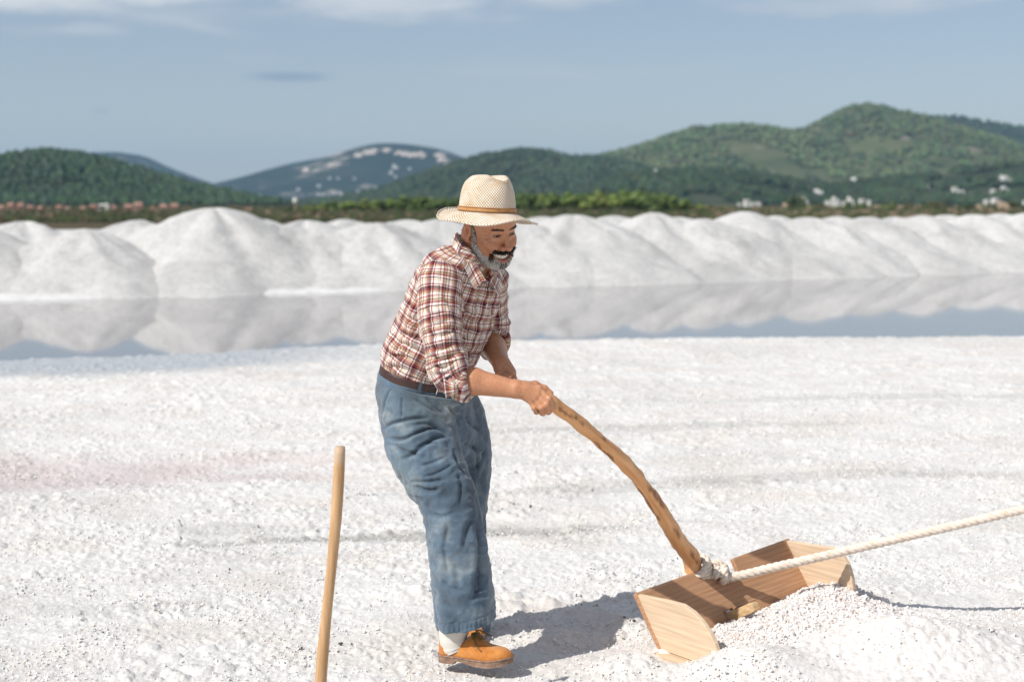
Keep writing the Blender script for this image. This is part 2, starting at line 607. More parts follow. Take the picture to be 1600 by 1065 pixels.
r = np.random.default_rng(11)
N = 60000
yy = 4.2 * np.exp(r.random(N) * math.log(11.5 / 4.2)); uu = r.uniform(-0.46, 0.48, N); xx = uu * yy
keep = r.random(N) < 0.12 + 0.88 * smooth(0.42, 0.66, fbm2(xx * 3.1, yy * 4.0, 3, 31))
xx, yy = xx[keep], yy[keep]
iy = np.clip(np.searchsorted(ysr, yy), 0, len(ysr) - 1); iu = np.clip(np.searchsorted(us, xx / yy), 0, len(us) - 1)
zz = Z[iy, iu]
sz = (0.0024 + 0.0052 * r.random(len(xx)) ** 2.6) * (1 + 0.35 * smooth(6, 10, yy))
tint = np.ones((len(xx), 3)) * np.array([0.86, 0.85, 0.835])
k = r.random(len(xx))
tint[k < 0.12] = (0.82, 0.73, 0.63); tint[(k > 0.2) & (k < 0.24)] = (0.74, 0.73, 0.71)
M_CRYSTAL = mat_salt('salt_crystal', 260, 0.3, 0.002)
M_CRYSTAL.node_tree.nodes['Principled BSDF'].inputs['Roughness'].default_value = 0.35
crystals('salt_crystals', np.stack([xx, yy, zz + sz * 0.35], -1), sz, M_CRYSTAL, tint)

# ---- the salt scooped up in the scraper ----------------------------
hx, hy = np.meshgrid(np.linspace(0.50, 1.75, 330), np.linspace(4.30, 5.60, 330))
t, w = board_tw(hx, hy)
A = 0.02 + 0.045 * smooth(0.1, 0.55, t) + 0.030 * smooth(0.55, 0.85, t)
prof = smooth(0.50, 0.10, w + 0.06 * (vn2(hx * 7, hy * 7) - 0.5)) * (0.62 + 0.38 * smooth(0.0, 0.14, w))
side = smooth(-0.03, 0.06, t) * smooth(1.42, 0.78, t) 
side = np.where(w < 0.27, smooth(0.01, 0.05, t) * np.where(t < 0.972, 1, 0.55 * smooth(1.35, 0.99, t)), side)
hz = A * prof * side
hz = hz * (0.85 + 0.3 * fbm2(hx * 6, hy * 6, 3, 41)) + smooth(0.002, 0.03, hz) * (
    0.010 * lumps(hx, hy, 0.016, 5) + 0.016 * lumps(hx, hy, 0.036, 6, 0.15, 0.6) + 0.02 * (fbm2(hx * 16, hy * 16, 3, 42) - 0.5))
hz = surf_z(hx, hy) + hz - 0.02 * smooth(0.03, 0.0, hz)
hz = np.where(w < 0.004, -0.2, hz)
fc = grid_faces(330, 330)
ok = (w.reshape(-1)[fc].min(1) > 0.004)
heap = mesh('salt_heap', np.stack([hx, hy, hz], -1).reshape(-1, 3), fc[ok], mat_salt('salt_wet', 170, 0.5, 0.005))
props(heap, 'loose heap of damp pinkish white salt scooped up inside the wooden scraper', 'salt heap')
n1 = fbm2(hx * 5, hy * 6, 3, 43)
set_col(heap, (np.array([0.85, 0.80, 0.775])[None, None] * (1 - 0.10 * smooth(0.4, 0.7, n1))[..., None] + np.array([0.0, -0.01, -0.02]) * n1[..., None]).reshape(-1, 3))
N = 26000
ii = r.integers(20, 310, N); jj = r.integers(5, 325, N)
kk = (prof * side)[ii, jj] > 0.05 + 0.5 * r.random(N)
kk &= (w[ii, jj] > 0.012)
ii, jj = ii[kk], jj[kk]
sz = 0.0030 + 0.0062 * r.random(len(ii)) ** 2
tint = np.ones((len(ii), 3)) * np.array([0.87, 0.835, 0.815]); k = r.random(len(ii)); tint[k < 0.16] = (0.80, 0.68, 0.62)
hc = crystals('salt_crystals', np.stack([hx[ii, jj] + r.normal(0, .001, len(ii)), hy[ii, jj], hz[ii, jj] + sz * 0.4], -1), sz, M_CRYSTAL, tint, 5)
hc.parent = heap

# ---- dark specks of mud and weed, and one twig ---------------------
m = Mat('mud_speck', 0.8, (0.06, 0.065, 0.06))
spots = [(277, 838, 4), (245, 853, 3), (250, 905, 2), (352, 844, 3), (391, 820, 5), (347, 900, 3), (575, 776, 6), (563, 777, 4), (525, 1022, 6), (455, 1030, 5),
         (470, 1047, 4), (905, 940, 4), (932, 957, 3), (989, 988, 6), (1062, 886, 3), (880, 760, 3), (927, 768, 3), (806, 789, 5), (830, 792, 5), (850, 797, 4),
         (780, 798, 4), (20, 925, 5), (10, 935, 4), (140, 1005, 4), (120, 940, 3), (905, 955, 3), (640, 800, 4), (625, 808, 3), (1570, 1030, 4), (660, 700, 3), (420, 870, 3), (1000, 800, 3)]
pts, szs = [], []
for px, py, s in spots:
    gy = CAMZ * F / (py - HORIZON)
    for _ in range(int(s)):
        x0 = (px - 800 + r.normal(0, s * 1.0)) / F * gy; y0 = gy + r.normal(0, 0.012)
        a, b = np.clip(np.searchsorted(ysr, y0), 0, len(ysr) - 1), np.clip(np.searchsorted(us, x0 / y0), 0, len(us) - 1)
        pts.append((x0, y0, Z[a, b] + 0.004)); szs.append(0.0017 * s ** 0.55 * r.uniform(0.6, 1.5))
crystals('mud_specks', np.array(pts), np.array(szs), m.m, np.full((len(pts), 3), 0.05), 8)


gy = CAMZ * F / (822 - HORIZON)
tw = spline([W(280, 815, gy + .02) + [0, 0, .012], W(282, 820, gy + .01) + [0, 0, .010], W(285, 824, gy) + [0, 0, .004], W(288, 827, gy - .03) + [0, 0, .0]], 12)
v, f = tube(tw, 0.0022, 6)
props(mesh('twig', v, f, Mat('twig_bark', 0.8, (0.03, 0.025, 0.02)).m), 'short black curved twig lying on the white salt left of the pole', 'twig')

# ---- water ----------------------------------------------------------
m = Mat('brine', 0.035, (0.22, 0.205, 0.215), 0.5)
m.b.inputs['IOR'].default_value = 1.62
v = m.coord('Position', (1.0, 2.2, 1.0))
m.bump(m.noise(v, 3.0, 3, 0.5), 0.02, 0.02)
wx, wy = np.meshgrid(np.linspace(-90, 110, 41), np.linspace(9, 75, 23))
water = mesh('water', np.stack([wx, wy, np.full_like(wx, -0.05)], -1).reshape(-1, 3), grid_faces(23, 41), m.m)
props(water, kind='structure')

# ---- the far bank ---------------------------------------------------
bu = np.linspace(-80, 100, 361); bv = np.concatenate([[0, 0.12, 0.3, 0.6, 1.0, 1.6, 2.4, 3.5, 5, 7, 10], np.linspace(14, 60, 16)])
BX, BV = np.meshgrid(bu, bv)
BY = shore_far(BX) - 0.15 + BV
BZ = np.interp(BV, [0, .3, .6, 1.2, 60], [-0.10, -0.02, 0.03, 0.05, 0.08]) + 0.04 * (fbm2(BX * 1.5, BY * 1.5, 3, 51) - 0.5) * smooth(0.2, 1, BV)
bank = mesh('salt_bank', np.stack([BX, BY, BZ], -1).reshape(-1, 3), grid_faces(len(bv), len(bu)), M_SALT_FAR)
props(bank, kind='structure')
set_col(bank, np.full((BX.size, 3), 0.75) * np.array([1, .995, .985]))

# ---- salt mounds: each its own thing ---------------------------------
front = [(-190, 347, 2.9, 0), (-60, 346, 2.6, 0), (130, 353, 2.15, 0), (335, 321, 2.75, 0), (478, 340, 2.5, .3), (585, 344, 2.4, 0), (690, 338, 2.7, .3), (800, 335, 2.7, 0),
         (895, 332, 3.0, 0), (1020, 329, 2.6, .4), (1095, 338, 2.4, 0), (1165, 327, 2.9, .5), (1262, 336, 2.7, 0), (1350, 336, 2.6, .4), (1440, 333, 2.9, 0), (1520, 332, 2.8, .5),
         (1605, 330, 3.0, 0), (1700, 331, 2.9, .3), (1800, 332, 2.9, 0)]
back = [(40, 342, 2.5), (215, 340, 2.5), (272, 342, 2.4), (415, 339, 2.5), (535, 339, 2.6), (640, 340, 2.5), (755, 336, 2.6), (850, 335, 2.6), (955, 334, 2.6), (1060, 336, 2.5),
        (1212, 334, 2.6), (1305, 335, 2.6), (1395, 336, 2.6), (1480, 333, 2.6), (1560, 331, 2.7), (1655, 331, 2.8)]
side_words = {130: 'low near salt mound with a grey right flank, closest to the left water edge',
              335: 'tallest pointed salt mound, left of the man, rising above all its neighbours',
              478: 'broad salt mound just right of the tallest pointed mound', 585: 'rounded salt mound directly left of the man behind his shoulder',
              690: 'salt mound partly hidden behind the man and his hat brim', 800: 'salt mound whose slope appears right beside the man\'s face',
              895: 'wide bright salt mound right of the man with a steep white left ridge', 1020: 'small pointed salt mound standing right of the bright ridged mound',
              1095: 'low salt mound between two pointed mounds above the handle', 1165: 'broad pointed salt mound below the dark slope of the right hills',
              1262: 'salt mound under the white villas on the right, front row', 1350: 'low rounded front salt mound below the highest hill peak',
              1440: 'wide front salt mound right of the highest peak with smooth flanks', 1520: 'front salt mound near the right edge, second from the picture edge',
              1605: 'front salt mound cut by the right picture edge', -60: 'front salt mound cut by the left picture edge', -190: 'salt mound beyond the left picture edge',
              1700: 'first front salt mound beyond the right picture edge', 1800: 'second front salt mound beyond the right picture edge'}
M_MOUND = mat_salt('salt_mound', 30.0, 1.0, 0.05)


def salt_mound(px, py, R, el, Yc, label, seed, depth=0):
    c = W(px, 400, Yc); h = CAMZ - (py - HORIZON) / F * Yc
    nr, ns = 44, 120
    R = R * 1.12
    s = np.linspace(0, 1.18, nr)[:, None]; th = np.linspace(0, 2 * np.pi, ns, endpoint=False)[None]
    wob = 1 + 0.22 * (vn2(np.cos(th) * 1.6 + seed, np.sin(th) * 1.6 + 5.0, 3) - 0.5) + 0.10 * (vn2(np.cos(th) * 4 + seed, np.sin(th) * 4 + 5.0, 3) - 0.5)
    x = s * R * np.cos(th) * wob; y = s * R * np.sin(th) * wob * (1.0 + el)
    prof = np.where(s < 0.16, 1 - 1.9 * s * s / 0.16 * 0.5 , 1 - (s - 0.08) * 1.9 * 0.5 * 1.0)
    p0 = 0.06 * np.log1p(np.exp((1.0 - np.sqrt(s ** 2 + 0.006) + 0.0775) / 0.06))      # rounded cone with a soft toe
    prof = p0 * (0.82 + 0.18 * np.clip(s * 1.6, 0, 1)) + 0.18 * np.clip(1 - s * 1.6, 0, 1)
    prof = prof / prof.max()
    rid = (vn2(np.cos(th) * 2.4 + seed * 3, np.sin(th) * 2.4 + s * 0.6, 6) - 0.5) * 0.17 * np.sin(np.clip(s, 0, 1) * np.pi)
    z = h * np.clip(prof * (1 + rid), 0, None)
    X0, Y0 = c[0] + x, c[1] + y
    z = z + (0.20 * (fbm2(X0 * 0.9, Y0 * 0.9, 3, 61) - 0.5) + 0.08 * (fbm2(X0 * 3.1, Y0 * 3.1, 3, 64) - 0.5) + 0.07 * lumps(X0, Y0, 0.30, 8, 0.1, 0.55)) * np.clip(s * 2.5, 0, 1)
    z = z - 0.05 - 0.12 * smooth(0.9, 1.18, s)
    root = mesh('salt_mound', np.stack([x + 0 * s, y + 0 * s, z], -1).reshape(-1, 3), grid_faces(nr, ns, True), M_MOUND)
    root.location = (c[0], c[1], 0.0)
    g = 1 - 0.16 * smooth(0.45, 0.8, fbm2(X0 * 0.9, Y0 * 0.9, 4, 62)) - 0.12 * vn2(X0 * 6, Y0 * 6, 63) * vn2(X0 * 1.3, Y0 * 1.3, 65)
    set_col(root, (g[..., None] * np.array([0.81, 0.80, 0.78])).reshape(-1, 3))
    props(root, label, 'salt mound', 'salt mounds along the far bank')


for i, (px, py, R, el) in enumerate(front):
    Ys = 20.0
    for _ in range(6):
        Ys = float(shore_far(np.array([(px - 800) / F * Ys]))[0])
    salt_mound(px, py, R, el, Ys + R * (1 + el) * 1.02 + 0.3, side_words[px], i + 1)
for i, (px, py, R) in enumerate(back):
    Ys = 26.0
    for _ in range(6):
        Ys = float(shore_far(np.array([(px - 800) / F * Ys]))[0])
    near = min(front, key=lambda q: abs(q[0] - px))
    word = {40: 'back row salt mound peeping over the two leftmost mounds', 215: 'back row salt mound top just left of the tallest mound', 272: 'low back salt mound tucked against the left shoulder of the tallest mound',
            415: 'back salt mound filling the saddle right of the tallest mound', 535: 'back row salt mound above the broad mounds left of the man', 640: 'back row salt mound seen just left of the hat brim',
            755: 'back row salt mound hidden mostly behind the straw hat', 850: 'back salt mound top seen just right of the hat brim', 955: 'back row salt mound right of the bright ridged mound below the pines',
            1060: 'back salt mound between the small pointed mound and its right neighbour', 1212: 'back row salt mound right of the broad pointed mound', 1305: 'back row salt mound below the white villa on the slope',
            1395: 'back row salt mound right below the highest peak', 1480: 'back salt mound below the villas on the right', 1560: 'back row salt mound nearest the right picture edge', 1655: 'back row salt mound beyond the right picture edge'}[px]
    salt_mound(px, py, R, 0.3, Ys + 7.8, word, 40 + i)

# ---- land beyond: marsh flat out to the horizon ----------------------
m = Mat('marsh', 0.9, (0.1, 0.08, 0.05), 0.1)
v = m.coord('Position')
c = m.ramp(m.noise(v, 0.03, 4, 0.6), [(0.35, (0.045, 0.038, 0.02)), (0.5, (0.085, 0.065, 0.035)), (0.62, (0.05, 0.06, 0.022)), (0.75, (0.20, 0.15, 0.095))])
m.color(c)
lx = np.linspace(-9000, 9000, 61); ly = np.concatenate([[40, 70, 100, 200, 400, 700], np.linspace(1000, 11500, 22)])
LX, LY = np.meshgrid(lx, ly)
land = mesh('marsh_land', np.stack([LX, LY, np.full_like(LX, -0.3)], -1).reshape(-1, 3), grid_faces(len(ly), len(lx)), m.m)
props(land, kind='structure')

# ---- hills -----------------------------------------------------------
HILLS = []


def hill(name, Yr, sil, wf, mat, seed, gul=0.14, res=8, base=330):
    sx = np.array([p[0] for p in sil], float); sy = np.array([p[1] for p in sil], float)
    xr = (sx - 800) / F * Yr; hr = (HORIZON - sy) / F * Yr + CAMZ + 2.0

    def H(x, y):
        h = np.interp(x, xr, hr, left=-5, right=-5)
        d = (y - Yr) / wf
        d = np.where(d < 0, d, d * 0.6) + 0.12 * (fbm2(x / wf * 1.7, y / wf * 0.6, 3, seed + 3) - 0.5) * 2 * np.clip(np.abs(d) * 3, 0, 1)
        p = np.where(np.abs(d) < 1, 0.5 + 0.5 * np.cos(np.pi * np.clip(d, -1, 1)), 0)
        g = 1 + gul * 2 * (fbm2(x / wf * 3.2, y / wf * 1.4, 4, seed) - 0.5) * np.clip(np.abs(d) * 4, 0, 1)
        # smoothing the traced ridge
        return h * p * g - 2.0
    nx = int((sx.max() - sx.min()) / res) + 2
    gx = np.linspace(xr.min(), xr.max(), nx); gy = np.linspace(Yr - wf, Yr + wf * 1.3, 70)
    GX, GY = np.meshgrid(gx, gy)
    GZ = H(GX, GY)
    o = mesh(name, np.stack([GX, GY, GZ], -1).reshape(-1, 3), grid_faces(70, nx), mat)
    props(o, kind='structure')
    HILLS.append((H, Yr, wf, xr.min(), xr.max()))
    return H, (xr.min(), xr.max()), o


def mat_hill(name, stops, scale, rock=None, bump=0.0):
    m = Mat(name, 0.9, spec=0.1)
    v = m.coord('Position')
    c = m.ramp(m.noise(v, scale, 6, 0.62), stops)
    if rock:
        k = m.ramp(m.noise(v, rock[0], 5, 0.65), [(rock[1], 0.0), (rock[1] + 0.06, 1.0)])
        c = m.mix(k, c, rock[2])
    m.color(c)
    if bump: m.bump(m.noise(v, scale * 3, 4, 0.6), 1.0, bump)
    return m.m


def smooth_sil(pts, n=60):
    q = spline(np.array(pts, float), n)
    return [tuple(a) for a in q[np.argsort(q[:, 0])]]


G1 = mat_hill('pine_slope', [(0.3, (0.030, 0.045, 0.018)), (0.55, (0.055, 0.072, 0.030)), (0.75, (0.10, 0.10, 0.05))], 0.02)
G2 = mat_hill('scrub_slope', [(0.3, (0.045, 0.060, 0.028)), (0.5, (0.085, 0.10, 0.045)), (0.7, (0.13, 0.125, 0.07))], 0.012, (0.011, 0.60, (0.22, 0.19, 0.155)))
G3 = mat_hill('far_slope', [(0.3, (0.012, 0.022, 0.016)), (0.55, (0.024, 0.034, 0.022)), (0.75, (0.05, 0.052, 0.036))], 0.006, (0.004, 0.585, (0.38, 0.33, 0.28)))
G4 = mat_hill('dark_slope', [(0.3, (0.022, 0.032, 0.016)), (0.55, (0.04, 0.052, 0.026)), (0.75, (0.09, 0.085, 0.06))], 0.02)

h_left, xl, _ = hill('pine_hill', 1100, smooth_sil([(-420, 330), (-200, 290), (-60, 270), (0, 264), (50, 251), (95, 243), (140, 249), (190, 261), (250, 279), (310, 294), (360, 305), (430, 318), (520, 330)]), 330, G1, 71, 0.10)
h_blue, _, _ = hill('distant_hill', 5200, smooth_sil([(-200, 300), (-60, 268), (0, 258), (60, 252), (105, 243), (150, 239), (205, 241), (235, 254), (270, 270), (320, 287), (380, 297), (500, 310), (560, 330)]), 1200, G3, 72)
h_mtn, _, _ = hill('distant_mountain', 5000, smooth_sil([(230, 318), (300, 300), (360, 287), (420, 270), (470, 257), (525, 247), (570, 234), (605, 229), (650, 231), (690, 236), (718, 245), (745, 254), (800, 272), (900, 300), (960, 325)]), 1700, G3, 73, 0.18)
h_far, _, _ = hill('distant_ridge', 7000, smooth_sil([(700, 300), (790, 262), (860, 246), (895, 243), (940, 246), (1050, 262), (1150, 290)]), 1500, G3, 74)
h_mid, xm, _ = hill('wooded_hill', 2100, smooth_sil([(430, 326), (520, 316), (600, 298), (660, 277), (710, 260), (760, 246), (805, 239), (845, 241), (885, 249), (930, 252), (990, 262), (1060, 285), (1160, 320)]), 560, G4, 75, 0.10)
h_right, xr_, _ = hill('scrub_hill', 2500, smooth_sil([(820, 300), (880, 262), (940, 246), (1000, 231), (1050, 215), (1095, 206), (1160, 207), (1225, 209), (1255, 204), (1290, 188), (1320, 173), (1348, 168), (1385, 173), (1430, 184), (1480, 200), (1540, 220), (1620, 244), (1760, 275), (1900, 310)]), 780, G2, 76, 0.20)
h_rback, xb, _ = hill('dark_ridge', 3400, smooth_sil([(1330, 240), (1400, 205), (1450, 188), (1490, 188), (1550, 199), (1610, 208), (1720, 226), (1900, 270), (2050, 310)]), 800, G4, 77)
h_low, xw, _ = hill('low_wooded_hill', 1500, smooth_sil([(830, 326), (900, 305), (960, 285), (1040, 272), (1130, 272), (1200, 284), (1270, 297), (1340, 290), (1420, 280), (1500, 270), (1580, 262), (1660, 258), (1800, 270), (1950, 310)]), 330, G4, 78, 0.12)

OCT_V = np.array([[1, 0, -.2], [0, 1, -.2], [-1, 0, -.2], [0, -1, -.2], [0, 0, 1.15], [0.62, 0.62, .42], [-.62, .62, .42], [-.62, -.62, .42], [.62, -.62, .42], [0, 0, -.5]])
OCT_F = np.array([[0, 5, 4], [5, 1, 4], [1, 6, 4], [6, 2, 4], [2, 7, 4], [7, 3, 4], [3, 8, 4], [8, 0, 4], [0, 1, 5], [1, 2, 6], [2, 3, 7], [3, 0, 8]])
M_WOOD = Mat('pine_crown', 0.85, spec=0.15)
M_WOOD.color(M_WOOD.attr())


def forest(H, Yr, wf, n, pxr, size, col, seed, clear=0.35, dmin=-0.97):
    r = np.random.default_rng(seed)
    y = Yr + wf * r.uniform(dmin, 0.10, n)
    x = (r.uniform(*pxr, n) - 800) / F * y
    z = H(x, y)
    k = (z > 0) & (fbm2(x / (size * 14), y / (size * 20), 3, seed) > clear + 0.1 * r.random(n))
    x, y, z = x[k], y[k], z[k]; n = len(x)
    s = size * r.uniform(0.55, 1.25, n)
    v = OCT_V[None] * r.uniform(0.7, 1.25, (n, 10, 3)) * s[:, None, None] * np.array([1, 1, 1.0]) + np.stack([x, y, z + s * 0.45], -1)[:, None]
    f = (OCT_F[None] + (np.arange(n) * 10)[:, None, None]).reshape(-1, 3)
    o = mesh('forest', v.reshape(-1, 3), f, M_WOOD.m, smooth=False)
    c = np.array(col)[None] * r.uniform(0.6, 1.45, (n, 1)) * (1 + r.normal(0, 0.10, (n, 3)))
    c = c * (0.75 + 0.5 * fbm2(x / (size * 22), y / (size * 30), 2, seed + 9))[:, None]
    set_col(o, np.repeat(np.clip(c, 0.004, 1), 10, axis=0))
    props(o, kind='stuff')
    return o


forest(h_left, 1100, 330, 9000, (-250, 520), 2.9, (0.042, 0.070, 0.036), 81, 0.18)
forest(h_mid, 2100, 560, 8000, (430, 1160), 4.0, (0.040, 0.058, 0.028), 82, 0.28)
forest(h_right, 2500, 780, 14000, (820, 1800), 4.3, (0.085, 0.110, 0.050), 83, 0.38)
forest(h_low, 1500, 330, 9000, (830, 1850), 4.0, (0.036, 0.055, 0.026), 84, 0.30)
forest(h_rback, 3400, 800, 3000, (1330, 1900), 6.0, (0.040, 0.058, 0.03), 85, 0.2)

# low scrub covering the marsh: one uncountable mass
r = np.random.default_rng(91)
N = 15000
yy = 140 * np.exp(r.random(N) * math.log(900 / 140.0)); px = r.uniform(-350, 1950, N); xx = (px - 800) / F * yy
s = r.uniform(.25, .75, N) * (yy / 330) ** .5
v = OCT_V[None] * r.uniform(.6, 1.3, (N, 10, 3)) * s[:, None, None] * np.array([1.5, 1.5, .8]) + np.stack([xx, yy, -.3 + s * .2], -1)[:, None]
f = (OCT_F[None] + (np.arange(N) * 10)[:, None, None]).reshape(-1, 3)
o = mesh('marsh_scrub', v.reshape(-1, 3), f, M_WOOD.m, smooth=False)
pick = r.random(N) + .5 * (fbm2(xx * .05, yy * .02, 3, 92) - .5)
right = smooth(900, 1200, px)
c = np.where((pick < .62)[:, None], np.array([.045, .058, .022]), np.where((pick < .9)[:, None], np.array([.06, .05, .028]), np.array([.14, .105, .07])))
c = np.where(((right > r.random(N)) & (pick > .72))[:, None], np.array([.17, .125, .085]), c) * r.uniform(.7, 1.3, (N, 1))
set_col(o, np.repeat(np.clip(c, .004, 1), 10, axis=0))
props(o, kind='stuff')

# =================================================================== IMPLICIT-SURFACE MODELLING TOOLS
def nrm(v):
    v = np.asarray(v, float)
    return v / (np.linalg.norm(v, axis=-1, keepdims=True) + 1e-12)


def smin(a, b, k):
    h = np.clip(0.5 + 0.5 * (b - a) / k, 0, 1)
    return b * (1 - h) + a * h - k * h * (1 - h)


def smax(a, b, k):
    return -smin(-a, -b, k)


def s_cone(p, a, b, ra, rb):
    a = np.asarray(a, float); b = np.asarray(b, float)
    ab = b - a
    h = np.clip(((p - a) @ ab) / (ab @ ab + 1e-12), 0, 1)
    return np.linalg.norm(p - a - h[:, None] * ab, axis=1) - (ra + (rb - ra) * h)


def s_ell(p, c, r, R=None):
    q = p - np.asarray(c, float)
    if R is not None: q = q @ np.asarray(R, float).T
    r = np.asarray(r, float)
    k0 = np.linalg.norm(q / r, axis=1); k1 = np.linalg.norm(q / (r * r), axis=1) + 1e-9
    return k0 * (k0 - 1.0) / k1


def s_sweep(p, C, side, a, b, full=False):
    """Swept elliptic tube. C (n,3) centres, side (3,) or (n,3), a along side, b across."""
    C = np.asarray(C, float); n = len(C)
    a = np.broadcast_to(np.asarray(a, float), (n,)); b = np.broadcast_to(np.asarray(b, float), (n,))
    side = np.broadcast_to(np.asarray(side, float), (n, 3))
    best = np.full(len(p), 1e9); ts = np.zeros(len(p)); th = np.zeros(len(p))
    L0 = 0.0
    Tn = nrm(np.gradient(C, axis=0))
    for i in range(n - 1):
        ab = C[i + 1] - C[i]; L = np.linalg.norm(ab)
        q = p - C[i]
        h = np.clip(q @ ab / (L * L), 0, 1)[:, None]
        T = nrm(Tn[i] * (1 - h) + Tn[i + 1] * h)
        S = side[i] * (1 - h) + side[i + 1] * h
        S = nrm(S - T * np.sum(S * T, 1, keepdims=True)); B = np.cross(T, S)
        q = q - h * ab
        A = a[i] + (a[i + 1] - a[i]) * h[:, 0]; Bb = b[i] + (b[i + 1] - b[i]) * h[:, 0]
        u = np.sum(q * S, 1); v = np.sum(q * B, 1); w = np.sum(q * T, 1)
        k0 = np.sqrt((u / A) ** 2 + (v / Bb) ** 2 + (w / np.minimum(A, Bb)) ** 2)
        k1 = np.sqrt((u / A ** 2) ** 2 + (v / Bb ** 2) ** 2 + (w / np.minimum(A, Bb) ** 2) ** 2) + 1e-9
        d = k0 * (k0 - 1) / k1
        m = d < best
        best = np.where(m, d, best)
        if full:
            hh = h[:, 0]
            raw = (p - C[i]) @ ab / (L * L)
            if i == 0: hh = np.minimum(raw, 1)
            if i == n - 2: hh = np.maximum(raw, 0) if i else raw
            ts = np.where(m, L0 + hh * L, ts); th = np.where(m, np.arctan2(v, u), th)
        L0 += L
    return (best, ts, th) if full else best


def surface_net(fn, xs, ys, zs, slack=1.35, st=4, project=1):
    nx, ny, nz = len(xs), len(ys), len(zs)
    def blocks(g):
        i = np.arange(0, len(g) - 1, st); j = np.minimum(i + st, len(g) - 1)
        return i, (g[i] + g[j]) / 2, (g[j] - g[i]) / 2
    bi, bx, hx_ = blocks(xs); bj, by, hy_ = blocks(ys); bk, bz, hz_ = blocks(zs)
    BX, BY, BZ = np.meshgrid(bx, by, bz, indexing='ij')
    pts = np.stack([BX, BY, BZ], -1).reshape(-1, 3)
    f0 = np.concatenate([fn(c) for c in np.array_split(pts, max(1, len(pts) // 200000))])
    hd = np.sqrt(hx_[:, None, None] ** 2 + hy_[None, :, None] ** 2 + hz_[None, None, :] ** 2).reshape(-1)
    act = np.abs(f0) < slack * hd + 0.002
    sg = np.where(f0 < 0, -1.0, 1.0).reshape(BX.shape).astype(np.float32)
    Fv = np.repeat(np.repeat(np.repeat(sg, st, 0), st, 1), st, 2)
    Fv = np.pad(Fv, [(0, max(0, nx - Fv.shape[0])), (0, max(0, ny - Fv.shape[1])), (0, max(0, nz - Fv.shape[2]))], mode='edge')[:nx, :ny, :nz].copy()
    ai, aj, ak = np.unravel_index(np.nonzero(act)[0], BX.shape)
    o = np.stack(np.meshgrid(*[np.arange(st + 1)] * 3, indexing='ij'), -1).reshape(-1, 3)
    for s in range(0, len(ai), 4000):
        I = np.minimum(bi[ai[s:s + 4000]][:, None] + o[None, :, 0], nx - 1).reshape(-1)
        J = np.minimum(bj[aj[s:s + 4000]][:, None] + o[None, :, 1], ny - 1).reshape(-1)
        K = np.minimum(bk[ak[s:s + 4000]][:, None] + o[None, :, 2], nz - 1).reshape(-1)
        Fv[I, J, K] = fn(np.stack([xs[I], ys[J], zs[K]], -1))
    neg = Fv < 0
    cnt = np.zeros((nx - 1, ny - 1, nz - 1), np.int8)
    for dx in (0, 1):
        for dy in (0, 1):
            for dz in (0, 1):
                cnt += neg[dx:nx - 1 + dx, dy:ny - 1 + dy, dz:nz - 1 + dz]
    ci, cj, ck = np.nonzero((cnt > 0) & (cnt < 8))
    corners = [(a, b, c) for a in (0, 1) for b in (0, 1) for c in (0, 1)]
    val = {c: Fv[ci + c[0], cj + c[1], ck + c[2]].astype(float) for c in corners}
    acc = np.zeros((len(ci), 3)); num = np.zeros(len(ci))
    lo = np.stack([xs[ci], ys[cj], zs[ck]], -1); sp = np.stack([xs[ci + 1], ys[cj + 1], zs[ck + 1]], -1) - lo
    for c in corners:
        for ax_ in range(3):
            if c[ax_] == 0:
                d = list(c); d[ax_] = 1; d = tuple(d)
                m = (val[c] < 0) != (val[d] < 0)
                t = np.where(m, val[c] / np.where(m, val[c] - val[d], 1), 0)
                q = np.tile(np.array(c, float), (len(ci), 1)); q[:, ax_] = t
                acc += np.where(m[:, None], q, 0); num += m
    v = lo + sp * acc / num[:, None]
    idx = np.full(cnt.shape, -1, np.int32); idx[ci, cj, ck] = np.arange(len(ci))
    faces = []
    for ax_ in range(3):
        A = np.moveaxis(neg, ax_, 0); I = np.moveaxis(idx, ax_, 0)
        ch = A[:-1] != A[1:]
        ch = ch[:, 1:-1, 1:-1]
        i, j, k = np.nonzero(ch)
        q = np.stack([I[i, j, k], I[i, j + 1, k], I[i, j + 1, k + 1], I[i, j, k + 1]], -1)
        flip = A[:-1][:, 1:-1, 1:-1][i, j, k]
        if ax_ == 1: flip = ~flip
        q = np.where(flip[:, None], q, q[:, ::-1])
        faces.append(q[(q >= 0).all(1)])
    fcs = np.concatenate(faces)
    for _ in range(project):
        f, g = value_grad(fn, v)
        step = f[:, None] * g / (np.sum(g * g, 1, keepdims=True) + 1e-6)
        l = np.linalg.norm(step, axis=1, keepdims=True); mx = np.linalg.norm(sp, axis=1, keepdims=True) * 0.35
        v = v - step * np.minimum(1, mx / (l + 1e-12))
    return v, fcs


def value_grad(fn, v, e=0.0012):
    f = fn(v)
    g = np.stack([(fn(v + np.eye(3)[k] * e) - fn(v - np.eye(3)[k] * e)) / (2 * e) for k in range(3)], -1)
    return f, g


def axis_grid(spans):
    """spans: [(start, end, step), ...] contiguous -> 1-D coordinates"""
    out = []
    for a, b, s in spans:
        n = max(1, int(round((b - a) / s)))
        out.append(np.linspace(a, b, n, endpoint=False))
    return np.concatenate(out + [[spans[-1][1]]])


def vert_normals(v, f):
    n = np.cross(v[f[:, 1]] - v[f[:, 0]], v[f[:, 2]] - v[f[:, 0]])
    if f.shape[1] == 4:
        n = n + np.cross(v[f[:, 2]] - v[f[:, 0]], v[f[:, 3]] - v[f[:, 0]])
    o = np.zeros_like(v)
    for k in range(f.shape[1]):
        np.add.at(o, f[:, k], n)
    return nrm(o)


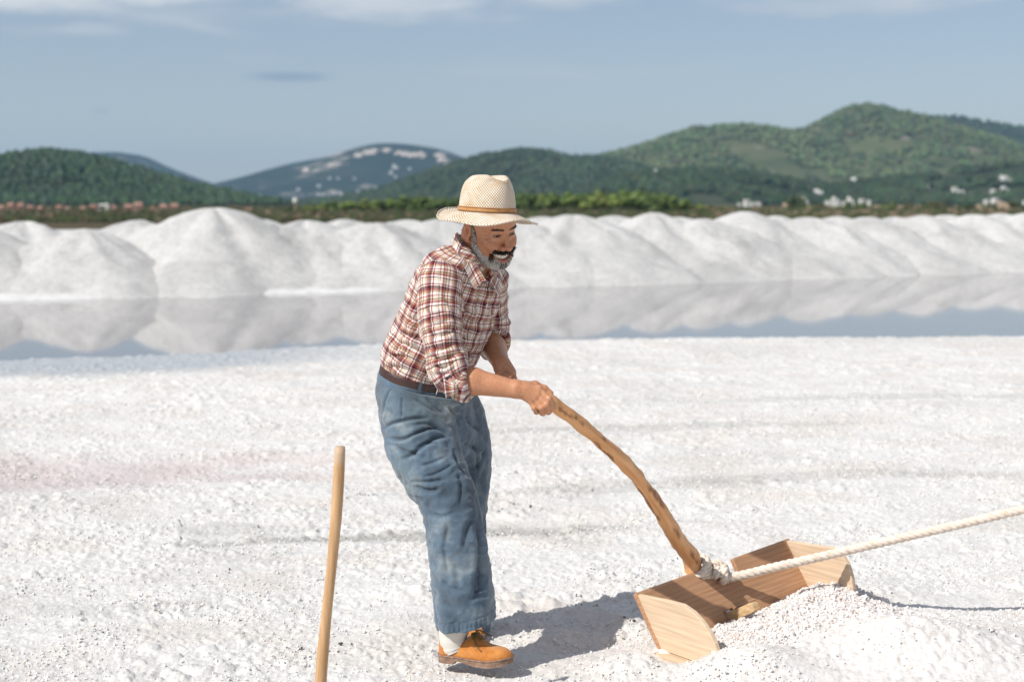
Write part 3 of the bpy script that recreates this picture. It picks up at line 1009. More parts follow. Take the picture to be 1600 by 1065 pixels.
def to_px(v):
    c, s = math.cos(PITCH), math.sin(PITCH)
    x = v[:, 0]; y = v[:, 1]; z = v[:, 2] - CAMZ
    d = y * c - z * s; up = y * s + z * c
    return 800 + F * x / d, 532.5 - F * up / d

# =================================================================== THE MAN
person = empty('person', P(722, 1032, 0.0) * [1, 1, 0])
props(person, 'man in a straw hat, plaid shirt and blue trousers pulling the wooden salt scraper', 'person')

TF = np.array([math.cos(math.radians(38)), -math.sin(math.radians(38)), 0.0])      # torso facing
TL_ = np.array([math.sin(math.radians(38)), math.cos(math.radians(38)), 0.0])      # his left

# ---- head frame -----------------------------------------------------
E0 = P(789, 366.5, -0.09)
ya, pi_, ro = math.radians(38.5), math.radians(16), math.radians(7)
hf0 = np.array([math.sin(ya), -math.cos(ya), 0]); hs0 = np.array([math.cos(ya), math.sin(ya), 0])
hf = hf0 * math.cos(pi_) + np.array([0, 0, -math.sin(pi_)])
hu = hf0 * math.sin(pi_) + np.array([0, 0, math.cos(pi_)])
hs = hs0 * math.cos(ro) + hu * math.sin(ro)
hu = np.cross(hf, hs)
HR = np.stack([hf, hs, hu])             # rows: forward, left, up


def head_local(p):
    return (p - E0) @ HR.T


def head_world(q):
    return np.asarray(q, float) @ HR + E0


NECK0 = P(741, 412, 0.02)

# ---- arms: joints ---------------------------------------------------
R_SH, R_EL, R_WR = P(688, 440, -0.125), P(700, 588, -0.20), P(805, 608, -0.235)
L_SH, L_EL, L_WR = P(764, 440, 0.16), P(764, 528, 0.24), P(783, 568, -0.02)
SPINE = [P(660, 612, .06), P(668, 570, .05), P(690, 520, .04), P(708, 475, .02), P(720, 444, .01), P(730, 424, .01), P(738, 408, .01)]
SP_A = [.145, .150, .160, .172, .165, .105, .070]
SP_B = [.112, .120, .126, .126, .110, .080, .060]

# right hand: (px, py, dy) chains of joints, radii in metres
HD = -0.235
RH_PALM = [((808, 607, HD), .027), ((822, 609, HD - .004), .026), ((836, 617, HD - .008), .022)]
RH_FING = [
    [((842, 608, HD - .010), .0115), ((858, 623, HD - .026), .0100), ((864, 636, HD - .006), .0090), ((857, 640, HD + .018), .0080)],
    [((840, 615, HD - .014), .0118), ((854, 632, HD - .028), .0103), ((857, 643, HD - .004), .0092), ((849, 643, HD + .020), .0082)],
    [((836, 621, HD - .014), .0115), ((846, 637, HD - .024), .0100), ((848, 645, HD + .000), .0090), ((841, 642, HD + .020), .0080)],
    [((829, 625, HD - .010), .0105), ((835, 637, HD - .016), .0090), ((838, 643, HD + .004), .0080), ((835, 638, HD + .018), .0072)],
]
RH_THUMB = [((818, 603, HD + .006), .0150), ((836, 601, HD + .016), .0130), ((851, 607, HD + .018), .0110), ((861, 614, HD + .014), .0085)]
LD = -0.02
LH_PALM = [((784, 569, LD), .026), ((790, 577, LD - .012), .028), ((796, 584, LD - .02), .024)]
LH_FING = [
    [((799, 580, LD - .018), .0115), ((803, 592, LD - .030), .0102), ((794, 597, LD - .042), .0092), ((786, 592, LD - .036), .0082)],
    [((800, 583, LD - .004), .0115), ((804, 596, LD - .012), .0102), ((796, 601, LD - .030), .0092), ((788, 596, LD - .030), .0082)],
    [((798, 586, LD + .010), .0110), ((801, 599, LD + .004), .0098), ((794, 603, LD - .014), .0088), ((787, 599, LD - .018), .0080)],
    [((794, 588, LD + .020), .0100), ((796, 599, LD + .014), .0088), ((790, 603, LD + .000), .0080), ((785, 599, LD - .006), .0072)],
]
LH_THUMB = [((778, 576, LD - .024), .0135), ((780, 584, LD - .040), .0125), ((788, 588, LD - .050), .0108), ((796, 589, LD - .050), .0085)]


def hand_sdf(p, palm, fing, thumb):
    d = None
    pp = [(P(*c), r) for c, r in palm]
    fm = [(P(*ch[0][0]), ch[0][1]) for ch in fing]
    # palm: webs from the wrist to each knuckle
    for c, r in fm:
        for a, ra in (pp[0],):
            e = s_cone(p, a, c, ra * 0.78, r * 1.18)
            d = e if d is None else smin(d, e, 0.012)
    for i in range(len(pp) - 1):
        d = smin(d, s_cone(p, pp[i][0], pp[i + 1][0], pp[i][1] * 0.88, pp[i + 1][1] * 0.80), 0.012)
    for ch in fing + [thumb]:
        e = None
        for i in range(len(ch) - 1):
            q = s_cone(p, P(*ch[i][0]), P(*ch[i + 1][0]), ch[i][1], ch[i + 1][1])
            k = s_ell(p, P(*ch[i][0]), [ch[i][1] * 1.10] * 3)          # knuckle
            q = smin(q, k, 0.004)
            e = q if e is None else smin(e, q, 0.003)
        d = smin(d, e, 0.0035 if ch is not thumb else 0.008)
    return d


def mouth_bend(m):
    """Local points with the curve of the smile taken out (cavity, upper lip, lower lip)."""
    s2 = np.clip(m[:, 1], 0, .044) ** 2
    out = []
    for k in (8.0, 2.0, 15.0):
        w = m.copy(); w[:, 2] = w[:, 2] - k * s2; w[:, 0] = w[:, 0] + 9.0 * s2
        out.append(w)
    return out


def head_sdf(p):
    q = head_local(p)
    m = q.copy(); m[:, 1] = np.abs(m[:, 1])
    d = s_ell(q, (-.092, 0, .045), (.098, .077, .095))
    d = smin(d, s_ell(q, (-.050, 0, -.025), (.054, .061, .088)), .03)
    d = smin(d, s_ell(q, (-.047, 0, .050), (.050, .062, .050)), .02)
    d = smin(d, s_cone(m, (-.092, .056, -.050), (-.030, .024, -.097), .018, .015), .03)
    d = smin(d, s_ell(q, (-.019, 0, -.099), (.024, .027, .017)), .02)
    d = smin(d, s_ell(m, (-.026, .047, -.026), (.019, .017, .015)), .016)
    d = smin(d, s_ell(m, (-.012, .036, -.040), (.018, .018, .017)), .014)
    d = smin(d, s_ell(q, (-.016, 0, -.073), (.023, .040, .025)), .014)
    # eye sockets, brow, lids
    d = smax(d, -s_ell(m, (.012, .031, -.003), (.016, .019, .011)), .010)
    d = smin(d, s_cone(m, (-.003, .012, .0165), (-.017, .046, .0165), .0085, .0075), .009)
    d = smin(d, s_ell(m, (-.0125, .0315, -.001), (.0128, .0150, .0118)), .004)
    bag = s_cone(m, (-.001, .020, -.012), (-.010, .045, -.011), .0045, .0045)
    d = smin(d, bag, .006)
    slit = s_ell(m, (.004, .0320, -.0022), (.012, .0150, .0025))
    d = smax(d, -slit, .0015)
    # nose
    d = smin(d, s_cone(q, (.000, 0, .006), (.0235, 0, -.037), .0075, .0105), .009)
    d = smin(d, s_ell(q, (.0245, 0, -.039), (.0112, .0118, .0102)), .005)
    d = smin(d, s_ell(m, (.0105, .0155, -.0425), (.0130, .0080, .0090)), .005)
    d = smax(d, -s_ell(m, (.019, .0075, -.0505), (.0055, .0040, .005)), .002)
    # smile folds
    b = m.copy()
    fold = s_cone(m, (.009, .022, -.044), (-.005, .047, -.072), .0016, .0022)
    d = smax(d, -fold, .006)
    # mouth: a curved open smile
    w, wu, wo = mouth_bend(m)
    lipu = s_cone(wu, (.0080, 0, -.0630), (.0075, .039, -.0628), .0040, .0026)
    lipl = s_cone(wo, (.0045, 0, -.0885), (.0065, .036, -.0870), .0056, .0030)
    d = smin(d, lipl, .004); d = smin(d, lipu, .003)
    cav = s_ell(w, (.004, 0, -.0752), (.022, .0385, .0102))
    d = smax(d, -cav, .0018)
    # ears
    ang = 0.30
    ca, sa = math.cos(ang), math.sin(ang)
    er = np.array([[ca, sa * .2, -sa], [.06, .99, .05], [sa, 0, ca]]); er = nrm(er)
    ec = (-.104, .0800, -.013)
    e = s_ell(m, ec, (.0220, .0070, .0330), er)
    e = smax(e, -s_ell(m, (-.098, .0900, -.008), (.0125, .0115, .0200), er), .003)
    e = smin(e, s_cone(m, (-.107, .0835, .004), (-.099, .0825, -.022), .0028, .0030), .003)
    e = smin(e, s_ell(m, (-.104, .061, -.012), (.016, .013, .026)), .008)
    e = smin(e, s_ell(m, (-.0945, .0800, -.0400), (.0085, .0055, .0085)), .006)
    e = smin(e, s_ell(m, (-.0850, .0790, -.013), (.0045, .0055, .0065)), .004)
    d = smin(d, e, .006)
    return d


LEG_R = [P(656, 645, .01), P(690, 775, -.15), P(712, 880, -.165), P(716, 1002, -.165)]
LEG_L = [P(696, 645, .11), P(714, 775, .12), P(718, 880, .19), P(708, 985, .285)]


def culled(fn, p, c, r, band=.05):
    """fn(p) near the ball (c, r); far from it a safe lower bound."""
    d = np.linalg.norm(p - np.asarray(c, float), axis=1) - r
    k = d < band
    out = d + .0
    if k.any(): out[k] = fn(p[k])
    return out


def body_sdf(p):
    d = culled(head_sdf, p, head_world((-.085, 0, -.01)), .165)
    n0 = head_world((-.088, 0, -.055))
    d = smin(d, s_cone(p, n0, NECK0, .054, .062), .022)
    t = culled(lambda x: s_sweep(x, SPINE, TL_, np.array(SP_A) - .012, np.array(SP_B) - .012), p, P(697, 505, .03), .36)
    d = smin(d, t, .03)
    for sh, el, wr in ((R_SH, R_EL, R_WR), (L_SH, L_EL, L_WR)):
        mid = el * 0.62 + wr * 0.38
        a = s_cone(p, sh, el, .055, .044)
        b = smin(s_cone(p, el, mid, .043, .044), s_cone(p, mid, wr, .043, .0285), .01)
        d = smin(d, smin(a, b, .015), .02)
    hp = np.minimum(culled(lambda x: hand_sdf(x, RH_PALM, RH_FING, RH_THUMB), p, P(836, 622, HD), .10),
                    culled(lambda x: hand_sdf(x, LH_PALM, LH_FING, LH_THUMB), p, P(793, 585, LD), .09))
    d = smin(d, hp, .012)
    for L in (LEG_R, LEG_L):
        d = smin(d, s_cone(p, L[0], L[1], .070, .06), .02)
        d = smin(d, s_cone(p, L[1], L[2], .056, .030), .01)
        d = smin(d, s_cone(p, L[2], L[3], .030, .016), .01)
    return d


zpx = lambda py, dy=-.1: P(760, py, dy)[2]
xpx = lambda px, dy=-.1: P(px, 500, dy)[0]
gz = axis_grid([(.04, zpx(668), .012), (zpx(668), zpx(540), .0024), (zpx(540), zpx(440), .006), (zpx(440), zpx(325), .0019), (zpx(325), zpx(262), .004)])
gx = axis_grid([(xpx(575), xpx(700), .008), (xpx(700), xpx(722), .004), (xpx(722), xpx(815), .0020), (xpx(815), xpx(880), .0024)])
gy = axis_grid([(D0 - .30, D0 + .06, .0022), (D0 + .06, D0 + .12, .004), (D0 + .12, D0 + .42, .009)])
bv_, bf_ = surface_net(body_sdf, gx, gy, gz)

M_SKIN = Mat('tanned_skin', 0.40, spec=0.45)
vv = M_SKIN.coord('Position')
c = M_SKIN.mix(0.55, M_SKIN.attr(), M_SKIN.ramp(M_SKIN.noise(vv, 120, 4, .6), [(0.3, 0.72), (0.6, 1.08)]), 'MULTIPLY')
M_SKIN.color(M_SKIN.mix(1.0, c, (0.92, 0.90, 0.88), 'MULTIPLY'))
M_SKIN.b.inputs['Subsurface Weight'].default_value = 0.12
M_SKIN.b.inputs['Subsurface Radius'].default_value = (0.008, 0.003, 0.0015)
M_SKIN.bump(M_SKIN.noise(vv, 420, 3, .6), 0.22, 0.002)
body = mesh('body', bv_, bf_, M_SKIN.m, person)

ql = head_local(bv_); qa = ql.copy(); qa[:, 1] = np.abs(qa[:, 1])
skin = np.tile(np.array([0.55, 0.265, 0.145]), (len(bv_), 1))


def paint(mask, col):
    global skin
    mask = np.clip(mask, 0, 1)[:, None]
    skin = skin * (1 - mask) + np.array(col) * mask


is_head = np.linalg.norm(ql - np.array([-.06, 0, 0]), axis=1) < .2
paint(is_head * .6, (0.52, 0.245, 0.138))
paint(np.exp(-(np.linalg.norm((qa - [.022, 0, -.043]) / [.02, .018, .015], axis=1)) ** 2) * .6, (0.46, 0.16, 0.10))
paint(np.exp(-(np.linalg.norm((qa - [-.005, .04, -.036]) / [.03, .02, .014], axis=1)) ** 2) * .45, (0.50, 0.19, 0.115))
paint(np.exp(-(np.linalg.norm((qa - [-.10, .08, -.01]) / [.03, .02, .04], axis=1)) ** 2) * .5, (0.52, 0.19, 0.12))
# lips and the inside of the mouth
wl, wlu, wlo = mouth_bend(qa)
cavd = s_ell(wl, (.004, 0, -.0752), (.022, .0400, .0116))
paint(is_head * smooth(.0015, -.0005, cavd), (0.10, 0.02, 0.018))
lipm = np.minimum(s_cone(wlu, (.0080, 0, -.0635), (.0075, .039, -.0628), .0040, .0026), s_cone(wlo, (.0045, 0, -.0885), (.0065, .036, -.0870), .0058, .0034))
paint(is_head * smooth(.0018, 0.0, lipm) * (ql[:, 0] > -.012) * smooth(-.0045, .0005, cavd), (0.42, 0.13, 0.095))
# lash line
paint(is_head * smooth(.0022, .0004, s_ell(qa, (.004, .0320, -.0012), (.013, .0155, .0036))) * .85, (0.05, 0.025, 0.02))
# crow's feet: shade of the wrinkles painted as dark lines
for (a, b) in (((.045, .004), (.066, .013)), ((.046, -.003), (.068, -.002)), ((.045, -.010), (.066, -.017)), ((.040, -.016), (.060, -.030))):
    A2 = np.array([a[0], a[1]]); B2 = np.array([b[0], b[1]])
    ss = qa[:, 1:3].copy(); ss[:, 0] = qa[:, 1] - (qa[:, 0] + .02) * 0.55
    h = np.clip((ss - A2) @ (B2 - A2) / ((B2 - A2) @ (B2 - A2)), 0, 1)
    dd = np.linalg.norm(ss - A2 - h[:, None] * (B2 - A2), axis=1)
    paint(is_head * np.exp(-(dd / .0016) ** 2) * .5 * (qa[:, 1] > .03), (0.20, 0.085, 0.05))

# ---- hair regions: where hair grows and how thickly -----------------
q = qa
jaw_u = -.060 - .30 * np.clip(q[:, 0] + .095, 0, .08)             # upper limit of the beard, falling towards the chin
f_, s_, u_ = q[:, 0], q[:, 1], q[:, 2]
cheek = smooth(-.003, .006, (np.interp(f_, [-.12, -.088, -.079, -.064, -.034, -.012, .01], [.03, .03, .012, -.040, -.074, -.080, -.074]) - u_))
front_edge = smooth(-.066, -.074, f_ - .9 * np.clip(-u_ - .02, 0, .1))
beard = is_head * np.maximum(cheek * smooth(-.094, -.086, f_) * smooth(-.150, -.120, u_), 0)
beard = beard * (1 - smooth(.002, -.002, cavd)) * smooth(-.0005, .0035, np.minimum(lipm, cavd)) * smooth(-.088, -.083, f_ + .35 * np.minimum(u_ + .03, 0))
under = u_ < np.interp(f_, [-.11, -.088, -.055, -.03, -.005], [-.040, -.056, -.098, -.116, -.124]) + .004 * (vn3(bv_, 300, 9) - .5)
beard = beard * np.where(under, 0, 1)
beard = beard * (f_ > -.094 + .0 * u_) * (q[:, 1] < .075)
# moustache
must = is_head * smooth(-.0555, -.0580, wl[:, 2]) * smooth(-.0725, -.0665, wl[:, 2]) * (s_ < .040) * (f_ > -.02)
must = np.maximum(must, is_head * smooth(.046, .041, s_) * smooth(.034, .037, s_) * smooth(-.090, -.082, u_) * smooth(-.058, -.066, u_) * (f_ > -.03) * .35)
must = must * smooth(-.0005, .002, cavd)
chin = is_head * (s_ < .013) * smooth(-.0965, -.099, u_) * (f_ > -.02) * (u_ > -.112)
# scalp hair at the back and sides under the hat
scalp = is_head * np.where(u_ < .012, smooth(-.0855, -.0815, f_), 1) * smooth(-.067, -.075, f_ + .25 * u_) * smooth(-.022, -.012, u_ + .35 * (f_ + .09)) * (1 - smooth(.004, -.002, s_ell(qa, (-.104, .086, -.012), (.030, .018, .042))))
nape = is_head * (f_ < -.125) * smooth(-.02, .0, u_)
scalp = np.maximum(scalp, nape)
brow = is_head * np.exp(-((u_ - (.0175 + .10 * np.clip(s_ - .012, 0, .03) - 8.5 * np.clip(s_ - .03, 0, .03) ** 2)) / .0020) ** 2) * smooth(.008, .012, s_) * smooth(.050, .044, s_) * (f_ > -.04)
paint(beard * .65, (0.34, 0.26, 0.215))
for (fa, sa, ua), (fb, sb, ub), kk_ in (((.010, .0215, -.043), (-.006, .048, -.074), .55), ((-.004, .016, -.0135), (-.012, .047, -.0125), .4), ((-.004, .018, .0075), (-.014, .046, .0080), .45)):
    paint(is_head * np.exp(-(np.abs(s_cone(qa, (fa, sa, ua), (fb, sb, ub), .0004, .0004)) / .0034) ** 2) * kk_, (0.26, 0.10, 0.055))  # shade of smile folds and eye-socket creases painted into the skin
paint(must * .9, (0.035, 0.025, 0.02))
paint(chin * .7, (0.06, 0.045, 0.04))
paint(scalp * .85, (0.07, 0.055, 0.045))
paint(brow * .7, (0.06, 0.035, 0.025))
# knuckle and wrist tone, darker veins of sun on the forearms
fore = (bv_[:, 2] < zpx(520)) & (bv_[:, 2] > zpx(670))
paint(fore * smooth(.50, .8, vn3(bv_, 28, 3)) * .35, (0.40, 0.17, 0.085))
set_col(body, skin)

# ---- hair strands ----------------------------------------------------
bn_ = vert_normals(bv_, bf_)


def strands(name, weight, n, length, col_fn, comb, seed, width=.0011, lift=.45):
    r = np.random.default_rng(seed)
    w = np.clip(weight, 0, 1) * (np.abs(weight) > .08)
    # weight by face area so that the fine grid does not matter
    fa = np.linalg.norm(np.cross(bv_[bf_[:, 1]] - bv_[bf_[:, 0]], bv_[bf_[:, 3]] - bv_[bf_[:, 0]]), axis=1)
    fw = fa * w[bf_].mean(1)
    fi = r.choice(len(bf_), n, p=fw / fw.sum())
    a, b = r.random(n)[:, None], r.random(n)[:, None]
    A, B, C, D = (bv_[bf_[fi, k]] for k in range(4))
    p = (A * (1 - a) + B * a) * (1 - b) + (D * (1 - a) + C * a) * b
    nn = bn_[bf_[fi, 0]]
    cv = comb(head_local(p)) @ HR
    d = nrm(nn * lift + cv + r.normal(0, .28, (n, 3)))
    L = length * r.uniform(.6, 1.3, n)[:, None]
    sd = nrm(np.cross(d, r.normal(size=(n, 3))))
    sd2 = np.cross(d, sd)
    base = p - nn * .0006
    m_ = p + d * L * .55 + nn * .0006
    tip = p + d * L + cv * L * .25
    k = width * r.uniform(.7, 1.3, n)[:, None]
    v = np.stack([base + sd * k, base - sd * k * .5 + sd2 * k * .8, base - sd * k * .5 - sd2 * k * .8,
                  m_ + sd * k * .8, m_ - sd * k * .4 + sd2 * k * .6, m_ - sd * k * .4 - sd2 * k * .6, tip], 1).reshape(-1, 3)
    f = np.array([[0, 1, 4, 3], [1, 2, 5, 4], [2, 0, 3, 5]]); t = np.array([[3, 4, 6], [4, 5, 6], [5, 3, 6]])
    o0 = (np.arange(n) * 7)[:, None, None]
    o = mesh(name, v, [(f[None] + o0).reshape(-1, 4), (t[None] + o0).reshape(-1, 3)], M_HAIR.m, person)
    set_col(o, np.repeat(col_fn(head_local(p), r), 7, axis=0))
    props(o, kind='stuff')
    return o


M_HAIR = Mat('hair', 0.55, spec=0.3)
M_HAIR.color(M_HAIR.attr())
down = lambda q: np.stack([.35 + 0 * q[:, 0], .0 * q[:, 0], -1.0 + 0 * q[:, 0]], -1)


def beard_col(q, r):
    n = len(q)
    white = smooth(-.048, -.085, q[:, 2] + .15 * q[:, 0])          # greyer up the cheek, whiter at the jaw
    dark = smooth(-.030, -.008, q[:, 0]) * smooth(-.105, -.088, q[:, 2]) + np.exp(-(q[:, 1] / .012) ** 2) * (q[:, 2] > -.112) * .8
    pw = np.clip(.66 + .48 * white - .62 * dark, .10, .96)
    w = (r.random(n) < pw)[:, None]
    return np.where(w, np.array([.80, .77, .73]) * r.uniform(.8, 1.1, (n, 1)), np.array([.13, .10, .08]) * r.uniform(.5, 1.6, (n, 1)))


bd = strands('beard', beard, 3600, .0075, beard_col, down, 1, .0008)
bd['label'] = 'short greying beard, white along the jaw'
strands('moustache', must, 1100, .007, lambda q, r: np.array([.022, .016, .013])[None] * r.uniform(.6, 2.2, (len(q), 1)), lambda q: np.stack([.4 + 0 * q[:, 0], np.sign(q[:, 1]) * .9, -.6 + 0 * q[:, 0]], -1), 2, .0009)
strands('beard', chin, 500, .007, lambda q, r: np.array([.05, .04, .035])[None] * r.uniform(.6, 2.2, (len(q), 1)), down, 4, .0008)
strands('hair', scalp, 5200, .009, lambda q, r: np.where((r.random(len(q)) < .35)[:, None], np.array([.34, .31, .28]), np.array([.06, .048, .04])) * r.uniform(.7, 1.3, (len(q), 1)), lambda q: np.stack([-.3 + 0 * q[:, 0], .0 * q[:, 0], -1.0 + 0 * q[:, 0]], -1), 3, .0010, .25)
strands('eyebrow', brow * (ql[:, 1] < 0), 110, .006, lambda q, r: np.array([.03, .022, .018])[None] * r.uniform(.6, 1.8, (len(q), 1)), lambda q: np.stack([-.3 + 0 * q[:, 0], np.sign(q[:, 1]) * 1.0, .15 + 0 * q[:, 0]], -1), 6, .0006, .12)
strands('eyebrow', brow * (ql[:, 1] > 0), 110, .006, lambda q, r: np.array([.03, .022, .018])[None] * r.uniform(.6, 1.8, (len(q), 1)), lambda q: np.stack([-.3 + 0 * q[:, 0], np.sign(q[:, 1]) * 1.0, .15 + 0 * q[:, 0]], -1), 7, .0006, .12)


def uv_sphere(c, r, nu=16, nv=10, R=None, half=False):
    th = np.linspace(0, np.pi, nv)[:, None]; ph = np.linspace(0, 2 * np.pi, nu, endpoint=False)[None]
    v = np.stack([np.cos(th) + 0 * ph, np.sin(th) * np.cos(ph), np.sin(th) * np.sin(ph)], -1).reshape(-1, 3) * np.asarray(r)
    if R is not None: v = v @ R
    return v + np.asarray(c), grid_faces(nv, nu, True)


M_EYE = Mat('eyeball', 0.12, (0.30, 0.25, 0.22))
M_IRIS = Mat('iris', 0.15, (0.02, 0.012, 0.008))
for sgn in (-1, 1):
    c0 = np.array([-.0128, sgn * .0315, -.001])
    v, f = uv_sphere((0, 0, 0), .0112)
    eye = mesh('eye', head_world(v + c0), f, M_EYE.m, person)
    g = nrm(np.array([1.0, .22, -.18]))
    a = np.linspace(0, 2 * np.pi, 18, endpoint=False)
    t1 = nrm(np.cross(g, [0, 0, 1])); t2 = np.cross(g, t1)
    ring = [c0 + g * .01065 + .0068 * (np.cos(x) * t1 + np.sin(x) * t2) for x in a]
    ring2 = [c0 + g * .0119 + .003 * (np.cos(x) * t1 + np.sin(x) * t2) for x in a]
    vs = np.array(ring + ring2 + [c0 + g * .0121])
    fs = [grid_faces(2, 18, True), np.array([[18 + i, 18 + (i + 1) % 18, 36] for i in range(18)])]
    mesh('iris', head_world(vs), fs, M_IRIS.m, eye)

# teeth: an upper and a lower arch of single teeth
M_TOOTH = Mat('tooth', 0.25, (0.82, 0.75, 0.62))
tv, tf = [], []
sx = [-.0265, -.0205, -.0150, -.0090, -.0001, .0089, .0149, .0204, .0264]
edges = [-.0295, -.0235, -.0178, -.0122, -.0088 - .0, 0, .0088, .0122, .0178, .0235, .0295]
edges = [-.0365, -.0295, -.0228, -.0165, -.0092, 0, .0092, .0165, .0228, .0295, .0365]
prt = []
for i in range(10):
    a, b = edges[i] + .0001, edges[i + 1] - .0001
    c = (a + b) / 2
    fx = lambda s: .0035 - 9.5 * s * s
    up = -.0640
    h = .0130 if abs(c) < .010 else .0118
    lo = up - h
    for (zt, zb, ins) in ((up, lo, 0.0), (lo + .0008, lo - .0070, .0030)):
        sg, sz_ = 6, 5
        S, T = np.meshgrid(np.linspace(0, 1, sg), np.linspace(0, 1, sz_))
        ss = a + (b - a) * (0.5 + (S - 0.5) * np.where(T > .8, .86, 1.0))
        bulge = .0014 * (1 - (2 * S - 1) ** 4) * (1 - .3 * T)
        v = np.stack([fx(ss) + bulge - ins - .0012 * T, ss, zt + (zb - zt) * T + 6.0 * ss * ss], -1).reshape(-1, 3)
        prt.append((head_world(v), grid_faces(sz_, sg)))
v, f = join(prt)
mesh('teeth', v, f, M_TOOTH.m, person)

# =================================================================== CLOTHES
def denim_mat(name, base, worn, scale=500.0):
    m = Mat(name, 0.85, spec=0.15)
    v = m.coord('Position')
    n = m.noise(v, 9, 5, .62)
    c = m.ramp(n, [(0.30, tuple(.62 * b for b in base)), (0.52, base), (0.72, worn)])
    c = m.mix(0.8, c, m.attr(), 'MULTIPLY')
    fine = m.noise(v, scale, 2, .6)
    c = m.mix(0.5, c, m.ramp(fine, [(0.3, 0.72), (0.7, 1.2)]), 'MULTIPLY')
    m.color(c)
    m.b.inputs['Sheen Weight'].default_value = 0.25
    m.b.inputs['Sheen Roughness'].default_value = 0.5
    m.bump(fine, 0.25, 0.002)
    return m.m


M_DENIM = denim_mat('blue_corduroy', (0.098, 0.145, 0.195), (0.225, 0.262, 0.285))

# ---- trousers ---------------------------------------------------------
T_P = [P(655, 572, .05), P(658, 612, .05), P(668, 650, .05), P(675, 672, .05)]
T_PA, T_PB = [.154, .168, .176, .165], [.124, .144, .152, .140]
def _leg(rows):
    c = np.array([P(x, y, d) for x, y, d, _ in rows]); r = np.array([q[3] for q in rows])
    k = spline(np.column_stack([c, r]), 14)
    return k[:, :3], k[:, 3]
TR_C, TR_R = _leg([(646, 640, -.015, .113), (658, 690, -.075, .119), (677, 735, -.125, .108), (701, 778, -.155, .0955), (712, 830, -.168, .0965), (719, 885, -.168, .0985), (727, 935, -.168, .096), (733, 985, -.168, .094)])
TL_C, TL_R = _leg([(702, 640, .14, .112), (715, 690, .15, .112), (718, 740, .16, .105), (716, 800, .18, .100), (716, 880, .19, .100), (722, 950, .235, .098), (726, 1010, .27, .096)])
HEM_R = (P(731, 970, -.168), nrm(np.array([.24, .10, -.97])))
HEM_L = (P(724, 992, .25), nrm(np.array([.12, .10, -.99])))
BELT_C = P(658, 595, .05); BELT_N = nrm(np.array([.018, -.008, .066]))


def trousers_sdf(p):
    d = culled(lambda x: s_sweep(x, T_P, TL_, T_PA, T_PB), p, T_P[2], .33)
    legs = []
    for C, R, (hc, hn) in ((TR_C, TR_R, HEM_R), (TL_C, TL_R, HEM_L)):
        e = s_sweep(p, C, TL_, R * .98, R * 1.02)
        cav = s_sweep(p, C[-5:], TL_, R[-5:] - .013, R[-5:] - .013)
        e = np.maximum(e, (p - hc) @ hn)
        e = smax(e, -cav, .001)
        legs.append(smin(d, e, .022))
    d = smin(legs[0], legs[1], .003)
    return np.maximum(d, (p - (BELT_C - BELT_N * .004)) @ BELT_N)


tx = axis_grid([(xpx(572), xpx(792), .0036)])
ty = axis_grid([(D0 - .33, D0 + .10, .0040), (D0 + .10, D0 + .42, .0075)])
tz = axis_grid([(.02, zpx(560, 0), .0036)])
tv_, tf_ = surface_net(trousers_sdf, tx, ty, tz)
tn_ = nrm(value_grad(trousers_sdf, tv_)[1])
px_, py_ = to_px(tv_)
facing = smooth(.25, -.25, tn_ @ nrm(np.array([.0, 1.0, -.12])))


def polyline_d(px, py, pts):
    pts = np.asarray(pts, float); best = np.full(len(px), 1e9); sgn = np.zeros(len(px)); tt = np.zeros(len(px)); n = len(pts)
    q = np.stack([px, py], -1)
    for i in range(n - 1):
        ab = pts[i + 1] - pts[i]
        h = np.clip(((q - pts[i]) @ ab) / (ab @ ab), 0, 1)
        r = q - pts[i] - h[:, None] * ab
        d = np.linalg.norm(r, axis=1)
        s = np.sign(ab[0] * r[:, 1] - ab[1] * r[:, 0])
        m = d < best
        best = np.where(m, d, best); sgn = np.where(m, s, sgn); tt = np.where(m, (i + h) / (n - 1), tt)
    return best, sgn, tt


def crease(px, py, pts, depth, w, bulge=.38, taper=True):
    """Displacement of one cloth fold: a groove with a rolled ridge on the side below it."""
    pts = spline(pts, max(6, 4 * len(pts)))
    d, s, t = polyline_d(px, py, pts)
    k = np.clip(4 * t * (1 - t) * 1.6, 0, 1) if taper else 1.0
    return k * (-depth * np.exp(-(d / (w * .9)) ** 1.8) + bulge * depth * np.exp(-((d * s - 1.9 * w) / (1.5 * w)) ** 2))


